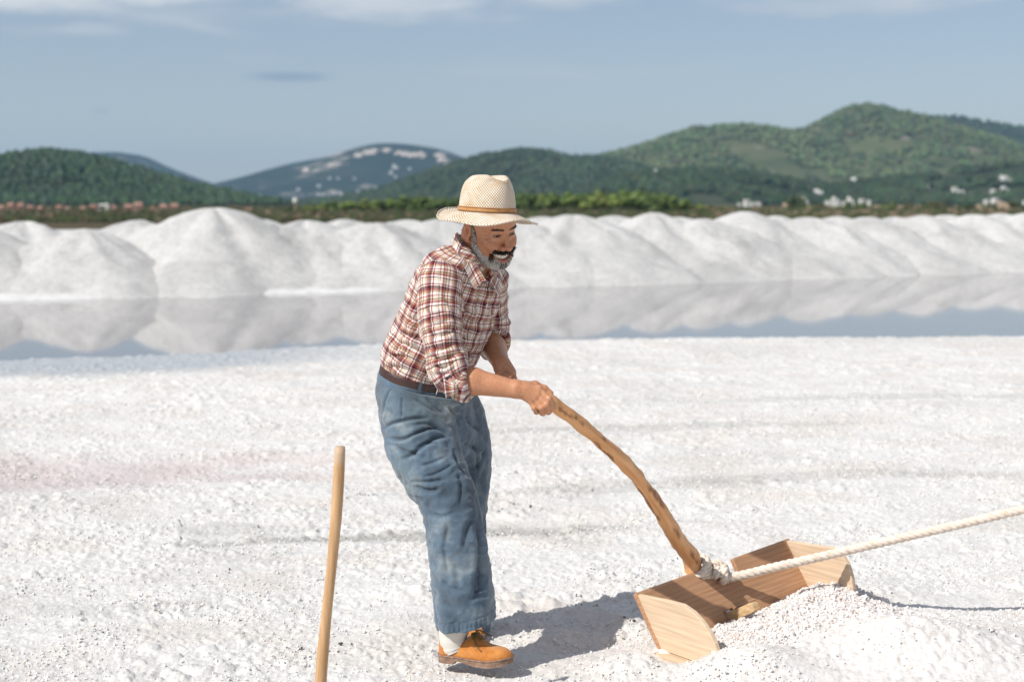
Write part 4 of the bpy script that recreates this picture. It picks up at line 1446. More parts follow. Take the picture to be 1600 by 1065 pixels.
disp = np.zeros(len(tv_))
for pts, dp, w in (
        ([(597, 668), (615, 660), (640, 653), (675, 650)], .013, 3.4),
        ([(600, 683), (630, 685), (658, 672), (682, 667), (698, 676)], .012, 3.2),
        ([(628, 719), (645, 708), (660, 697), (682, 683), (702, 682)], .012, 3.6),
        ([(648, 700), (668, 690), (690, 694)], .007, 3.0),
        ([(640, 664), (665, 660), (690, 668), (706, 684)], .008, 3.0),
        ([(646, 757), (658, 763), (672, 766), (690, 762)], .009, 3.4),
        ([(640, 752), (668, 752), (700, 748)], .006, 3.0),
        ([(668, 800), (690, 806), (715, 798)], .004, 3.4),
        
        ([(716, 735), (722, 760), (720, 790)], .006, 4.0),
        ([(742, 800), (730, 830), (724, 858)], .006, 5.0),
        ([(690, 905), (706, 918), (730, 922)], .005, 4.0),
        ([(742, 806), (750, 850), (747, 905), (738, 940)], .009, 5.0), ([(700, 815), (694, 860), (702, 912)], .006, 4.0),
        ([(618, 700), (640, 706), (664, 716)], .006, 3.0), ([(606, 690), (626, 700), (640, 716)], .006, 3.0), ([(656, 728), (676, 722), (700, 712)], .006, 2.8), ([(660, 745), (684, 738), (712, 722)], .005, 2.6),
        
        ([(736, 690), (746, 712), (748, 740)], .006, 3.0), ([(708, 700), (716, 722), (730, 744)], .006, 2.6),
        ([(752, 880), (744, 905), (748, 935)], .005, 4.0),
        ([(700, 870), (712, 890), (716, 925)], .005, 5.0),
        ([(726, 650), (738, 664), (752, 672)], .007, 3.4),
        ([(722, 690), (738, 700), (757, 704)], .007, 3.4),
        ([(744, 732), (752, 722), (760, 700)], .006, 3.0),
        ([(648, 622), (664, 632), (690, 646)], .006, 2.6),
        ([(664, 618), (680, 634), (698, 646)], .005, 2.4),
        ([(629, 618), (628, 636), (627, 652)], .005, 2.2),
        ([(700, 636), (712, 650), (717, 671)], .006, 2.6),
        ([(612, 604), (603, 625), (595, 656)], .0045, 2.2)):
    disp += facing * crease(px_, py_, pts, dp * 1.12, w)
nz_ = (vn3(tv_ * [1, 1, .55], 14, 5) - .5) * .012 + (vn3(tv_ * [1, 1, .7], 34, 6) - .5) * .0065 + np.abs(vn3(tv_ * [1, 1, 1.6], 26, 15) - .5) * -.010 + (vn3(tv_, 75, 16) - .5) * .0022
disp += nz_ * smooth(zpx(600, 0), zpx(640, 0), tv_[:, 2])
# stitched hem band
for hc, hn in (HEM_R, HEM_L):
    sd = (tv_ - hc) @ hn
    near = np.linalg.norm(tv_ - hc, axis=1) < .16
    disp -= near * .0022 * np.exp(-((sd + .034) / .003) ** 2)
    disp += near * .0012 * np.sin((px_ * .9)) * smooth(-.032, -.026, sd) * (sd < -.004)
tv_ = tv_ + tn_ * disp[:, None]
trousers = mesh('trousers', tv_, tf_, M_DENIM, person)
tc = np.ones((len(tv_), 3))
k = np.clip(.95 + disp * 42, .5, 1.6)                # ridges rubbed paler; shade of the folds painted darker in the grooves
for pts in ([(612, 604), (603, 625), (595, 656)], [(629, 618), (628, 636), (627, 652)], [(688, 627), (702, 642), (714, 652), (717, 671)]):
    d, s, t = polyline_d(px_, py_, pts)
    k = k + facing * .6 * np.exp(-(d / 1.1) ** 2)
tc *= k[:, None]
kn = smooth(.45, .75, vn3(tv_, 7, 8)) * smooth(zpx(820, 0), zpx(770, 0), tv_[:, 2])
tc = tc * (1 + kn[:, None] * np.array([.22, .12, -.02]))
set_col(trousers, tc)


def ring_frame(c, n):
    S = TL_ - n * (TL_ @ n); S = nrm(S)
    return S, np.cross(n, S)       # left, and (n x left) = -forward...


def ring_band(c, n, a, b, width, thick, seg=120, t0=0.0, t1=2 * math.pi, roll=0.0, wob=0.0):
    """A strap running round an ellipse, with a rectangular section."""
    S, B = ring_frame(c, n)
    th = np.linspace(t0, t1, seg, endpoint=False) if t1 - t0 > 6.2 else np.linspace(t0, t1, seg)
    rad = nrm(np.cos(th)[:, None] * S * b + np.sin(th)[:, None] * B * a)
    ctr = c + np.cos(th)[:, None] * S * a + np.sin(th)[:, None] * B * b
    ctr = ctr + n * (wob * (vn2(th * 3, th * 0 + 1) - .5))[:, None]
    prof = [(-1, 0), (-1, .8), (-.85, 1), (.85, 1), (1, .8), (1, 0)]
    v = np.stack([ctr + n * (q * width / 2) + rad * (thick * (h)) for q, h in prof], 1)
    closed = t1 - t0 > 6.2
    m = len(prof)
    f = []
    nn = seg if closed else seg - 1
    for i in range(nn):
        j = (i + 1) % seg
        for k in range(m):
            f.append((i * m + k, i * m + (k + 1) % m, j * m + (k + 1) % m, j * m + k))
    return v.reshape(-1, 3), np.array(f)


M_BELT = Mat('brown_leather', 0.42, (0.075, 0.030, 0.022))
vv = M_BELT.coord('Position')
M_BELT.color(M_BELT.ramp(M_BELT.noise(vv, 40, 4), [(0.3, (0.028, 0.012, 0.010)), (0.7, (0.06, 0.026, 0.02))]))
M_BELT.bump(M_BELT.noise(vv, 300, 3), 0.3, 0.001)
v, f = ring_band(BELT_C + BELT_N * .014, BELT_N, .159, .128, .034, .0045, wob=.004)
belt = mesh('belt', v, f, M_BELT.m, person)
# waistband under the belt, and loops over it
v, f = ring_band(BELT_C - BELT_N * .008, BELT_N, .1555, .1255, .030, .0085, wob=.003)
wb = mesh('waistband', v, f, M_DENIM, trousers); set_col(wb, np.full((len(v), 3), 1.02))
S, B = ring_frame(BELT_C, BELT_N)
def ring_theta(px):
    th = np.linspace(0, 2 * np.pi, 720)
    q = BELT_C + BELT_N * .014 + np.cos(th)[:, None] * S * .164 + np.sin(th)[:, None] * B * .133
    x, y = to_px(q)
    cost = np.abs(x - px) + 500 * (q[:, 1] > BELT_C[1] + .05)
    return th[np.argmin(cost)]
for px in (596, 655, 712):
    t = ring_theta(px)
    v, f = ring_band(BELT_C + BELT_N * .010, BELT_N, .1618, .1306, .052, .0058, 5, t - .035, t + .035)
    o = mesh('belt_loop', v, f, M_DENIM, trousers, smooth=False); set_col(o, np.full((len(v), 3), 1.1))
M_STEEL = Mat('brushed_steel', 0.3, (0.62, 0.58, 0.52)); M_STEEL.b.inputs['Metallic'].default_value = 1.0
t = ring_theta(691)
c0 = BELT_C + BELT_N * .014 + math.cos(t) * S * .1655 + math.sin(t) * B * .1345
tg = nrm(-math.sin(t) * S * .17 + math.cos(t) * B * .136); nr = nrm(np.cross(tg, BELT_N)); nr = nr if nr @ (c0 - BELT_C) > 0 else -nr
cor = [c0 + tg * a * .026 + BELT_N * b * .0205 + nr * .002 for a, b in ((-1, -1), (1, -1), (1, 1), (-1, 1), (-1, -1))]
prt = [tube(np.linspace(cor[i], cor[i + 1], 4), .0026, 8) for i in range(4)] + [tube(np.linspace(c0 - tg * .026 + nr * .003, c0 + tg * .024 + nr * .004, 4), .0020, 8)]
v, f = join(prt)
mesh('buckle', v, f, M_STEEL.m, belt)

# ---- shirt -------------------------------------------------------------
SH_C = [P(648, 632, .055), P(656, 600, .055), P(660, 584, .055), P(665, 569, .055), P(671, 555, .05), P(679, 539, .045), P(690, 515, .035), P(706, 475, .02), P(718, 444, .01), P(728, 426, .01), P(735, 415, .01)]
SH_A = [.142, .146, .153, .168, .176, .174, .172, .178, .184, .140, .082]
SH_B = [.112, .118, .125, .140, .148, .146, .142, .136, .122, .092, .072]
_k = spline(np.column_stack([np.array(SH_C), SH_A, SH_B]), 18)
SHC, SHA, SHB = _k[:, :3], _k[:, 3], _k[:, 4]
_a = spline(np.column_stack([np.array([R_SH + [0.0, .0, 0.0], P(686, 480, -.155), P(692, 535, -.19), P(700, 574, -.205), P(712, 592, -.212), P(737, 597, -.218)]), [.070, .074, .066, .068, .058, .052]]), 14)
SRC, SRR = _a[:, :3], _a[:, 3]
_b = spline(np.column_stack([np.array([L_SH, P(766, 480, .21), P(766, 522, .235), P(774, 540, .17)]), [.068, .068, .060, .052]]), 10)
SLC, SLR = _b[:, :3], _b[:, 3]
CUFF_R = (P(729, 596, -.216), nrm(SRC[-1] - SRC[-3] + np.array([0, 0, .01])))
CUFF_L = (P(772, 536, .185), nrm(SLC[-1] - SLC[-2]))


def shirt_parts(p):
    return (s_sweep(p, SHC, TL_, SHA, SHB, True), s_sweep(p, SRC, np.array([0, 1.0, 0]), SRR, SRR, True), s_sweep(p, SLC, np.array([0, 1.0, 0]), SLR, SLR, True))


def shirt_sdf(p):
    d = culled(lambda x: s_sweep(x, SHC, TL_, SHA, SHB), p, SHC[9], .36)
    for C, R, (cc, cn) in ((SRC, SRR, CUFF_R), (SLC, SLR, CUFF_L)):
        def one(x):
            e = s_sweep(x, C, np.array([0, 1.0, 0]), R, R)
            e = np.maximum(e, (x - cc) @ cn)
            return smax(e, -s_sweep(x, C[-4:], np.array([0, 1.0, 0]), R[-4:] - .010, R[-4:] - .010), .001)
        d = smin(d, culled(one, p, C.mean(0), .30), .020)
    nk = s_cone(p, NECK0 - nrm(head_world((-.088, 0, -.055)) - NECK0) * .02, head_world((-.075, 0, -.02)), .078, .070)
    d = smax(d, -nk, .004)
    d = np.maximum(d, -((p - (BELT_C + BELT_N * .012)) @ BELT_N))
    d = smax(d, -s_cone(p, P(756, 428, -.05), P(768, 446, -.12), .020, .010), .003)
    return d


sx_ = axis_grid([(xpx(585), xpx(800), .0042)])
sy_ = axis_grid([(D0 - .30, D0 + .33, .0046)])
sz_ = axis_grid([(zpx(640, -.1), zpx(380, 0), .0042)])
sv_, sf_ = surface_net(shirt_sdf, sx_, sy_, sz_)
sn_ = nrm(value_grad(shirt_sdf, sv_)[1])
(dt, st, tht), (dr, sr, thr), (dl, sl, thl) = shirt_parts(sv_)
part_id = np.argmin(np.stack([dt - .002, dr, dl]), 0)
px_, py_ = to_px(sv_)
facing = smooth(.3, -.3, sn_ @ nrm(np.array([.0, 1.0, -.05])))
disp = np.zeros(len(sv_))
w_sl = smooth(.012, -.004, dr - dt)                # 1 on the right sleeve
w_to = 1 - w_sl
for pts, dp, w, on in (
        # torso: blousing and drag folds
        ([(600, 560), (622, 556), (650, 566), (676, 586)], .010, 4.0, 0), ([(604, 574), (630, 576), (660, 590), (690, 604)], .009, 3.6, 0),
        ([(616, 535), (640, 540), (662, 552)], .008, 4.0, 0), ([(612, 548), (626, 545), (648, 553)], .006, 3.0, 0), ([(636, 492), (648, 510), (656, 540)], .010, 4.0, 0),
        ([(622, 520), (640, 524), (656, 530)], .007, 3.6, 0), ([(640, 588), (664, 598), (690, 610)], .007, 3.0, 0),
        ([(664, 440), (655, 462), (650, 490), (650, 515)], .010, 3.4, 0), ([(668, 425), (690, 418), (704, 428)], .005, 3.4, 0),
        ([(722, 470), (730, 490), (722, 512)], .009, 4.0, 0), ([(742, 505), (734, 520), (722, 530)], .008, 4.0, 0), ([(724, 540), (732, 552), (745, 560)], .008, 3.6, 0),
        ([(752, 452), (748, 480), (744, 515)], .007, 4.0, 0), ([(728, 560), (740, 575), (750, 585)], .006, 3.0, 0), ([(776, 455), (770, 480), (772, 505)], .006, 3.6, 0),
        ([(640, 470), (634, 490), (628, 506)], .006, 4.0, 0), ([(660, 450), (680, 455), (712, 450)], .004, 3.0, 0),
        # right sleeve
        ([(664, 520), (684, 526), (706, 518), (718, 506)], .007, 3.4, 1), ([(666, 540), (688, 546), (712, 536)], .008, 3.2, 1), ([(668, 556), (690, 562), (714, 552)], .009, 3.2, 1),
        ([(672, 572), (694, 574), (714, 562)], .009, 3.0, 1), ([(680, 586), (698, 582), (714, 570)], .008, 2.8, 1), ([(656, 480), (676, 492), (700, 486)], .005, 4.0, 1),
        ([(662, 500), (680, 508), (704, 500)], .005, 3.6, 1), ([(690, 455), (704, 475), (712, 500)], .005, 4.0, 1), ([(688, 598), (702, 590), (714, 578)], .007, 2.6, 1)):
    disp += facing * (w_sl if on else w_to) * crease(px_, py_, pts, dp * 1.35, w)
disp += (vn3(sv_, 16, 12) - .5) * .014 + (vn3(sv_ * [1, 1, 1.5], 36, 13) - .5) * .0085
# rolled cuff: the last stretch of each sleeve stands proud
for (cc, cn), dd in ((CUFF_R, dr), (CUFF_L, dl)):
    q = (sv_ - cc) @ cn
    near = (np.linalg.norm(sv_ - cc, axis=1) < .10) & (dd < .02)
    disp += near * .0055 * smooth(-.050, -.046, q)
    disp += near * .004 * smooth(-.026, -.023, q)
# shoulder seam, yoke seam
disp -= .0022 * np.exp(-((dr - dt + .004) / .004) ** 2) * (sv_[:, 2] > zpx(500)) * facing
# front placket and pocket flaps
front_u = SHA[0] * 0 + np.cos(tht)          # across, + = his left
fwd = -np.sin(tht)
S_mean = np.interp(st, np.linspace(0, st.max(), len(SHA)), SHA)
lat = np.cos(tht) * S_mean
on_front = (part_id == 0) & ((sn_ @ TF) > .2)
disp += on_front * .0028 * smooth(.020, .0165, np.abs(lat - .006))
pk = lambda c, hw, z0, z1: smooth(hw + .003, hw, np.abs(lat - c)) * smooth(zpx(z1), zpx(z1) + .004, sv_[:, 2]) * smooth(zpx(z0), zpx(z0) - .004, sv_[:, 2])
for c in (-.078, .078):
    disp += on_front * (.002 * pk(c, .052, 482, 545) + .0022 * pk(c, .053, 482, 500))
sv_ = sv_ + sn_ * disp[:, None]

M_PLAID = Mat('plaid_cotton', 0.85, spec=0.12)


def plaid_nodes(m):
    uv = m.n('ShaderNodeUVMap'); uv.uv_map = 'UVMap'
    # a little waviness of the weave
    wob = m.n('ShaderNodeTexNoise'); wob.inputs['Scale'].default_value = 9; wob.inputs['Detail'].default_value = 2
    m.l(uv.outputs[0], wob.inputs['Vector'])
    sub = m.n('ShaderNodeVectorMath'); sub.operation = 'MULTIPLY_ADD'
    m.l(wob.outputs['Color'], sub.inputs[0]); sub.inputs[1].default_value = (.012, .012, 0); m.l(uv.outputs[0], sub.inputs[2])
    sep = m.n('ShaderNodeSeparateXYZ'); m.l(sub.outputs[0], sep.inputs[0])
    W_, C_, R_, D_, T_, G_ = (.80, .77, .74), (.72, .63, .53), (.33, .058, .075), (.115, .022, .034), (.50, .34, .21), (.17, .13, .125)
    def stripes(sock, per, off):
        a = m.math('ADD', m.math('DIVIDE', sock, per), off)
        fr = m.math('FRACT', a)
        return m.ramp(fr, [(0.0, W_), (.11, R_), (.16, W_), (.20, D_), (.29, R_), (.35, T_), (.42, W_), (.51, R_), (.545, C_), (.62, G_), (.65, T_), (.71, R_), (.77, W_),
                           (.85, D_), (.89, C_)], 'CONSTANT')
    cu = stripes(sep.outputs['X'], .086, .1); cv = stripes(sep.outputs['Y'], .088, .35)
    av = m.mix(.5, cu, cv); mu = m.mix(1.0, cu, cv, 'MULTIPLY')
    c = m.mix(.62, av, mu)
    hsv = m.n('ShaderNodeHueSaturation'); hsv.inputs['Saturation'].default_value = 1.0; hsv.inputs['Value'].default_value = 1.02
    m.l(c, hsv.inputs['Color'])
    v = m.coord('Position')
    fine = m.noise(v, 900, 2, .6)
    c = m.mix(.35, hsv.outputs[0], m.ramp(fine, [(.3, .78), (.7, 1.12)]), 'MULTIPLY')
    m.color(c); m.bump(fine, .2, .001)
    m.b.inputs['Sheen Weight'].default_value = .15


plaid_nodes(M_PLAID)
shirt = mesh('shirt', sv_, sf_, M_PLAID.m, person)


def smooth_scalar(val, faces, nv, it):
    e = np.concatenate([faces[:, [0, 1]], faces[:, [1, 2]], faces[:, [2, 3]], faces[:, [3, 0]]])
    a = np.concatenate([e[:, 0], e[:, 1]]); b = np.concatenate([e[:, 1], e[:, 0]])
    cnt = np.bincount(a, minlength=nv) + 1e-9
    for _ in range(it):
        val = .3 * val + .7 * np.bincount(a, weights=val[b], minlength=nv) / cnt
    return val


ax_t = nrm(SHC[-4] - SHC[3])
vt_ = (sv_ - SHC[0]) @ ax_t + .10 * (-np.sin(tht)) * np.clip(((sv_ - SHC[0]) @ ax_t) / .5, 0, 1) * 0
uvT = np.stack([tht * .155, vt_], -1)
uvR = np.stack([thr * .068 + .021, smooth_scalar(sr, sf_, len(sv_), 60) + .03], -1)
uvL = np.stack([thl * .066, smooth_scalar(sl, sf_, len(sv_), 60) + .01], -1)
fpart = np.argmin(np.stack([dt - .002, dr, dl], 0)[:, sf_].mean(2), 0)


def set_uv_faces(o, uvs, face_part, faces):
    """One UV set per cloth piece; each face takes that of its own piece, with angle jumps unwrapped."""
    lay = o.data.uv_layers.new(name='UVMap')
    out = np.zeros((len(faces), 4, 2))
    for k, (uvk, per) in enumerate(uvs):
        m = face_part == k
        q = uvk[faces[m]]
        d = q[:, :, 0] - q[:, :1, 0]
        q[:, :, 0] -= np.round(d / per) * per
        out[m] = q
    lay.data.foreach_set('uv', out.astype(np.float32).reshape(-1))


set_uv_faces(shirt, [(uvT, 2 * np.pi * .155), (uvR, 2 * np.pi * .068), (uvL, 2 * np.pi * .066)], fpart, sf_)
# the seam where the angle jumps lies at his left flank, away from view

# collar: fold line round the neck and two leaves lying on the shirt
def cast(fn, px, py, start=-.40, end=.25, pad=.004):
    """Distance (as dy) at which the sight line of a pixel meets the surface fn = 0."""
    t = np.linspace(start, end, 131)
    f = fn(np.array([P(px, py, a) for a in t]))
    k = np.nonzero(f < 0)[0]
    return None if len(k) == 0 else t[k[0]] - pad


def leaf(inner, outer, stand, dflt):
    inner = [P(x, y, d) for x, y, d in inner]
    oo = []
    for (x, y), df in zip(outer, dflt):
        d = cast(shirt_sdf, x, y, pad=.010)
        oo.append(P(x, y, df if d is None else min(d, df + .03)))
    n = 22
    A = spline(np.array(inner), n); Bq = spline(np.array(oo), n)
    St = spline(np.array([P(x, y, d) for x, y, d in stand]), n)
    rows = [St]
    up = np.array([-.10, -.25, .96])
    for t in (0.0, .12, .3, .5, .75, 1.0):
        bow = .012 * math.sin(math.pi * min(1, t * 1.1 + .08)) * (1 - .5 * t)
        rows.append(A * (1 - t) + Bq * t + up * bow)
    return np.array(rows), n


near_rows, n_ = leaf([(715, 364, .065), (721, 373, -.01), (734, 396, -.062), (747, 418, -.095), (761, 440, -.125)],
                     [(705, 377), (711, 389), (723, 412), (732, 433), (740, 452)],
                     [(722, 378, .055), (728, 388, .0), (740, 408, -.045), (752, 430, -.07), (763, 448, -.09)], [.07, -.03, -.10, -.135, -.15])
far_rows, _ = leaf([(714, 367, .065), (740, 372, .085), (762, 398, .075), (773, 424, .01), (766, 441, -.10)],
                   [(707, 383), (742, 385), (775, 408), (785, 438), (779, 464)],
                   [(722, 378, .055), (742, 384, .06), (758, 410, .05), (768, 432, .0), (765, 448, -.09)], [.08, .11, .11, .05, -.10])
prt = []
for rws in (near_rows, far_rows):
    prt.append((rws.reshape(-1, 3), grid_faces(len(rws), n_)))
cv_, cf_ = join(prt)
collar = mesh('collar', cv_, cf_, M_PLAID.m, shirt)
cu_ = np.stack([np.tile(np.repeat([0, .02, .026, .034, .044, .056, .068], n_), 2) + .012, np.tile(np.tile(np.linspace(0, .21, n_), 7), 2)], -1)
set_uv(collar, cu_)
sol = collar.modifiers.new('thickness', 'SOLIDIFY'); sol.thickness = .0025; sol.offset = 0
sub_ = collar.modifiers.new('round', 'SUBSURF'); sub_.levels = 1; sub_.render_levels = 2
# the open neck: dark undershirt seen between the leaves
# a turned-back flap of the rolled cuff, hanging open
M_SHIRTIN = Mat('shirt_lining', .85, (.74, .70, .66))
fl = np.array([P(693, 590, -.262), P(703, 596, -.272), P(714, 600, -.278)]); fb = np.array([P(697, 622, -.262), P(705, 617, -.272), P(716, 612, -.276)])
rows = [fl * (1 - t) + fb * t + np.array([0, -.006 * math.sin(t * 3.1), 0]) for t in np.linspace(0, 1, 6)]
o = mesh('cuff_flap', np.array(rows).reshape(-1, 3), grid_faces(6, 3), M_PLAID.m, shirt)
set_uv(o, np.stack([np.tile([0, .02, .04], 6), np.repeat(np.linspace(0, .05, 6), 3)], -1))
sol = o.modifiers.new('thickness', 'SOLIDIFY'); sol.thickness = .002
# buttons
M_BUTTON = Mat('button', .35, (.62, .58, .52))
def on_shirt(px, py):
    d = (px_s - px) ** 2 + (py_s - py) ** 2 + 1e4 * (sn_[:, 1] > .1)
    i = np.argmin(d); return sv_[i], sn_[i]
px_s, py_s = to_px(sv_)
fr = np.nonzero(on_front & (np.abs(lat - .006) < .006))[0]
for z in (zpx(452), zpx(478), zpx(505), zpx(535), zpx(564)):
    i = fr[np.argmin(np.abs(sv_[fr, 2] - z))]
    c, n = sv_[i], sn_[i]
    t1 = nrm(np.cross(n, [0, 0, 1.0])); t2 = np.cross(n, t1)
    a = np.linspace(0, 2 * np.pi, 12, endpoint=False)
    v = np.concatenate([[c + n * h + r * (np.cos(x) * t1 + np.sin(x) * t2) for x in a] for r, h in ((.0055, .0), (.0055, .002), (.0045, .003), (.001, .0022))])
    mesh('button', v, grid_faces(4, 12, True), M_BUTTON.m, shirt)

# ---- hat ------------------------------------------------------------------
HU = nrm(np.array([.045, -.03, 1.0]))
HFd = nrm(hf0 - HU * (hf0 @ HU)); HSd = np.cross(HU, HFd)
HC = P(761, 331, -.048)                      # centre of the crown's foot
CA, CB, CH = .1000, .0890, .112              # half length, half width, height
ns = 128
th = np.linspace(0, 2 * np.pi, ns, endpoint=False)


def hat_pts(rows):
    return (HC + rows[..., 0:1] * HFd + rows[..., 1:2] * HSd + rows[..., 2:3] * HU)


rows, uvr = [], []
cth, sth = np.cos(th), np.sin(th)
# brim, from the edge inwards
for t in np.linspace(1, 0, 13):
    ext_f = .076 + .006 * np.cos(th); ext_s = .068
    r_f = CA + ext_f * t; r_s = CB + ext_s * t
    droop = -(.040 * np.abs(sth) ** 1.5 + .024 * np.clip(cth, 0, 1) ** 2 + .004 * np.clip(-cth, 0, 1) ** 2) * t ** 1.15
    droop = droop + .012 * np.clip(-cth, 0, 1) ** 3 * t ** 3 + .007 * t ** 5 * (.35 + .65 * np.abs(sth))
    droop = droop + .004 * t * np.sin(3 * th + 1.0) + .0035 * t * np.sin(5 * th + 2.2)
    rows.append(np.stack([r_f * cth, r_s * sth, droop], -1)); uvr.append(np.full(ns, -t * .075))
# crown wall
for t in np.linspace(0.04, 1, 14):
    tap = 1 - .035 * t - .14 * t ** 4
    h = (CH - .014) * t
    pinch = 1 - .10 * smooth(.35, 1, np.array(t)) * (np.exp(-((th - .62) / .32) ** 2) + np.exp(-((th - 2 * np.pi + .62) / .32) ** 2))
    bulge = 1 + .008 * np.sin(2 * th + 4 * t)
    rows.append(np.stack([CA * tap * cth * pinch * bulge, CB * tap * sth * pinch * bulge, np.full(ns, h) + .006 * t * cth], -1)); uvr.append(np.full(ns, h))
# top, towards the centre
for t in np.linspace(.93, .02, 12):
    tap = .825 * t
    x = CA * tap * cth; y = CB * tap * sth
    z = (CH - .014) + .014 * (1 - t ** 3) ** .6 + .006 * cth * t
    crease_ = .024 * np.exp(-(y / .020) ** 2) * (.55 + .45 * smooth(-.06, .06, x)) * smooth(1.0, .75, np.array(t))
    z = z - crease_ + .010 * np.exp(-((np.abs(y) - .036) / .020) ** 2) * smooth(1.0, .7, np.array(t))
    rows.append(np.stack([x, y, z], -1)); uvr.append(np.full(ns, CH + (1 - t) * .08))
rows = np.array(rows)
hv_ = hat_pts(rows).reshape(-1, 3)
M_STRAW = Mat('woven_straw', .62, (.62, .52, .38), .3)
m = M_STRAW
uvn = m.n('ShaderNodeUVMap'); uvn.uv_map = 'UVMap'
mp = m.n('ShaderNodeMapping'); m.l(uvn.outputs[0], mp.inputs[0]); mp.inputs['Rotation'].default_value = (0, 0, math.radians(45))
w1 = m.n('ShaderNodeTexWave', _wave_type='BANDS', _bands_direction='X'); w1.inputs['Scale'].default_value = 46; w1.inputs['Distortion'].default_value = 1.2; w1.inputs['Detail'].default_value = 2; w1.inputs['Detail Scale'].default_value = .6
w2 = m.n('ShaderNodeTexWave', _wave_type='BANDS', _bands_direction='Y'); w2.inputs['Scale'].default_value = 46; w2.inputs['Distortion'].default_value = 1.2; w2.inputs['Detail'].default_value = 2; w2.inputs['Detail Scale'].default_value = .6
m.l(mp.outputs[0], w1.inputs['Vector']); m.l(mp.outputs[0], w2.inputs['Vector'])
wv = m.math('MULTIPLY', w1.outputs['Fac'], w2.outputs['Fac'])
pos = m.coord('Position')
blot = m.ramp(m.noise(pos, 22, 4, .6), [(.30, (.68, .53, .36)), (.46, (.82, .73, .60)), (.62, (.88, .83, .74))])
c = m.mix(.85, blot, m.ramp(wv, [(.0, (.32, .22, .13)), (.30, (.90, .87, .83)), (.8, (1.14, 1.14, 1.14))]), 'MULTIPLY')
m.color(c); m.bump(wv, .5, .002)
hat = mesh('hat', hv_, grid_faces(len(rows), ns, True), M_STRAW.m, person)
set_uv(hat, np.stack([np.tile(th * .1, len(rows)), np.concatenate(uvr)], -1))
# close the wrap of the texture far from the camera: fine, the weave is fine-grained
sol = hat.modifiers.new('thickness', 'SOLIDIFY'); sol.thickness = .0028; sol.offset = -1
# edge braid
v, f = tube(np.vstack([hv_[:ns], hv_[:1]]), .0028, 8, close=False)
mesh('brim_edge', v, f, M_STRAW.m, hat); set_uv(bpy.context.scene.objects['brim_edge'], np.stack([v[:, 0], v[:, 2]], -1))
M_BAND = Mat('tan_band', .6, (.50, .25, .085))
M_BAND.color(M_BAND.ramp(M_BAND.noise(M_BAND.coord('Position'), 60, 3), [(.3, (.40, .18, .055)), (.7, (.58, .32, .12))]))
bp = []
for zz_, rr_ in ((.002, .0), (.0025, .0035), (.0055, .0042), (.0135, .0040), (.0165, .0034), (.017, .0)):
    bp.append(hat_pts(np.stack([(CA + rr_) * (1 - .035 * .1) * cth, (CB + rr_) * (1 - .035 * .1) * sth, np.full(ns, zz_)], -1)))
v = np.array(bp).reshape(-1, 3)
mesh('hat_band', v, grid_faces(6, ns, True), M_BAND.m, hat)
prt = []
for zz_ in (.0035, .0150):
    prt.append(tube(hat_pts(np.stack([(CA + .0042) * np.cos(np.append(th, th[0])), (CB + .0042) * np.sin(np.append(th, th[0])), np.full(ns + 1, zz_)], -1)), .0013, 6, close=False))
v, f = join(prt)
mb = Mat('band_cord', .6, (.26, .115, .035))
mesh('band_cord', v, f, mb.m, hat)

# ---- shoes ------------------------------------------------------------------
M_SUEDE = Mat('orange_suede', .9, (.50, .175, .030), .15)
vv = M_SUEDE.coord('Position')
c = M_SUEDE.ramp(M_SUEDE.noise(vv, 26, 5, .65), [(.28, (.38, .125, .026)), (.5, (.49, .185, .042)), (.72, (.60, .26, .075))])
M_SUEDE.color(c); M_SUEDE.bump(M_SUEDE.noise(vv, 700, 2, .6), .25, .0015); M_SUEDE.b.inputs['Sheen Weight'].default_value = .3
M_SOLE = Mat('crepe_sole', .8, (.26, .16, .11))
M_SOLE.color(M_SOLE.ramp(M_SOLE.noise(M_SOLE.coord('Position'), 70, 4, .6), [(.3, (.17, .10, .068)), (.7, (.36, .235, .165))]))
M_LACE = Mat('lace', .7, (.16, .105, .03))
M_SOCK = Mat('cotton_sock', .9, (.66, .62, .56)); 
vv = M_SOCK.coord('Object'); M_SOCK.bump(M_SOCK.noise(vv, 300, 2), .3, .001)


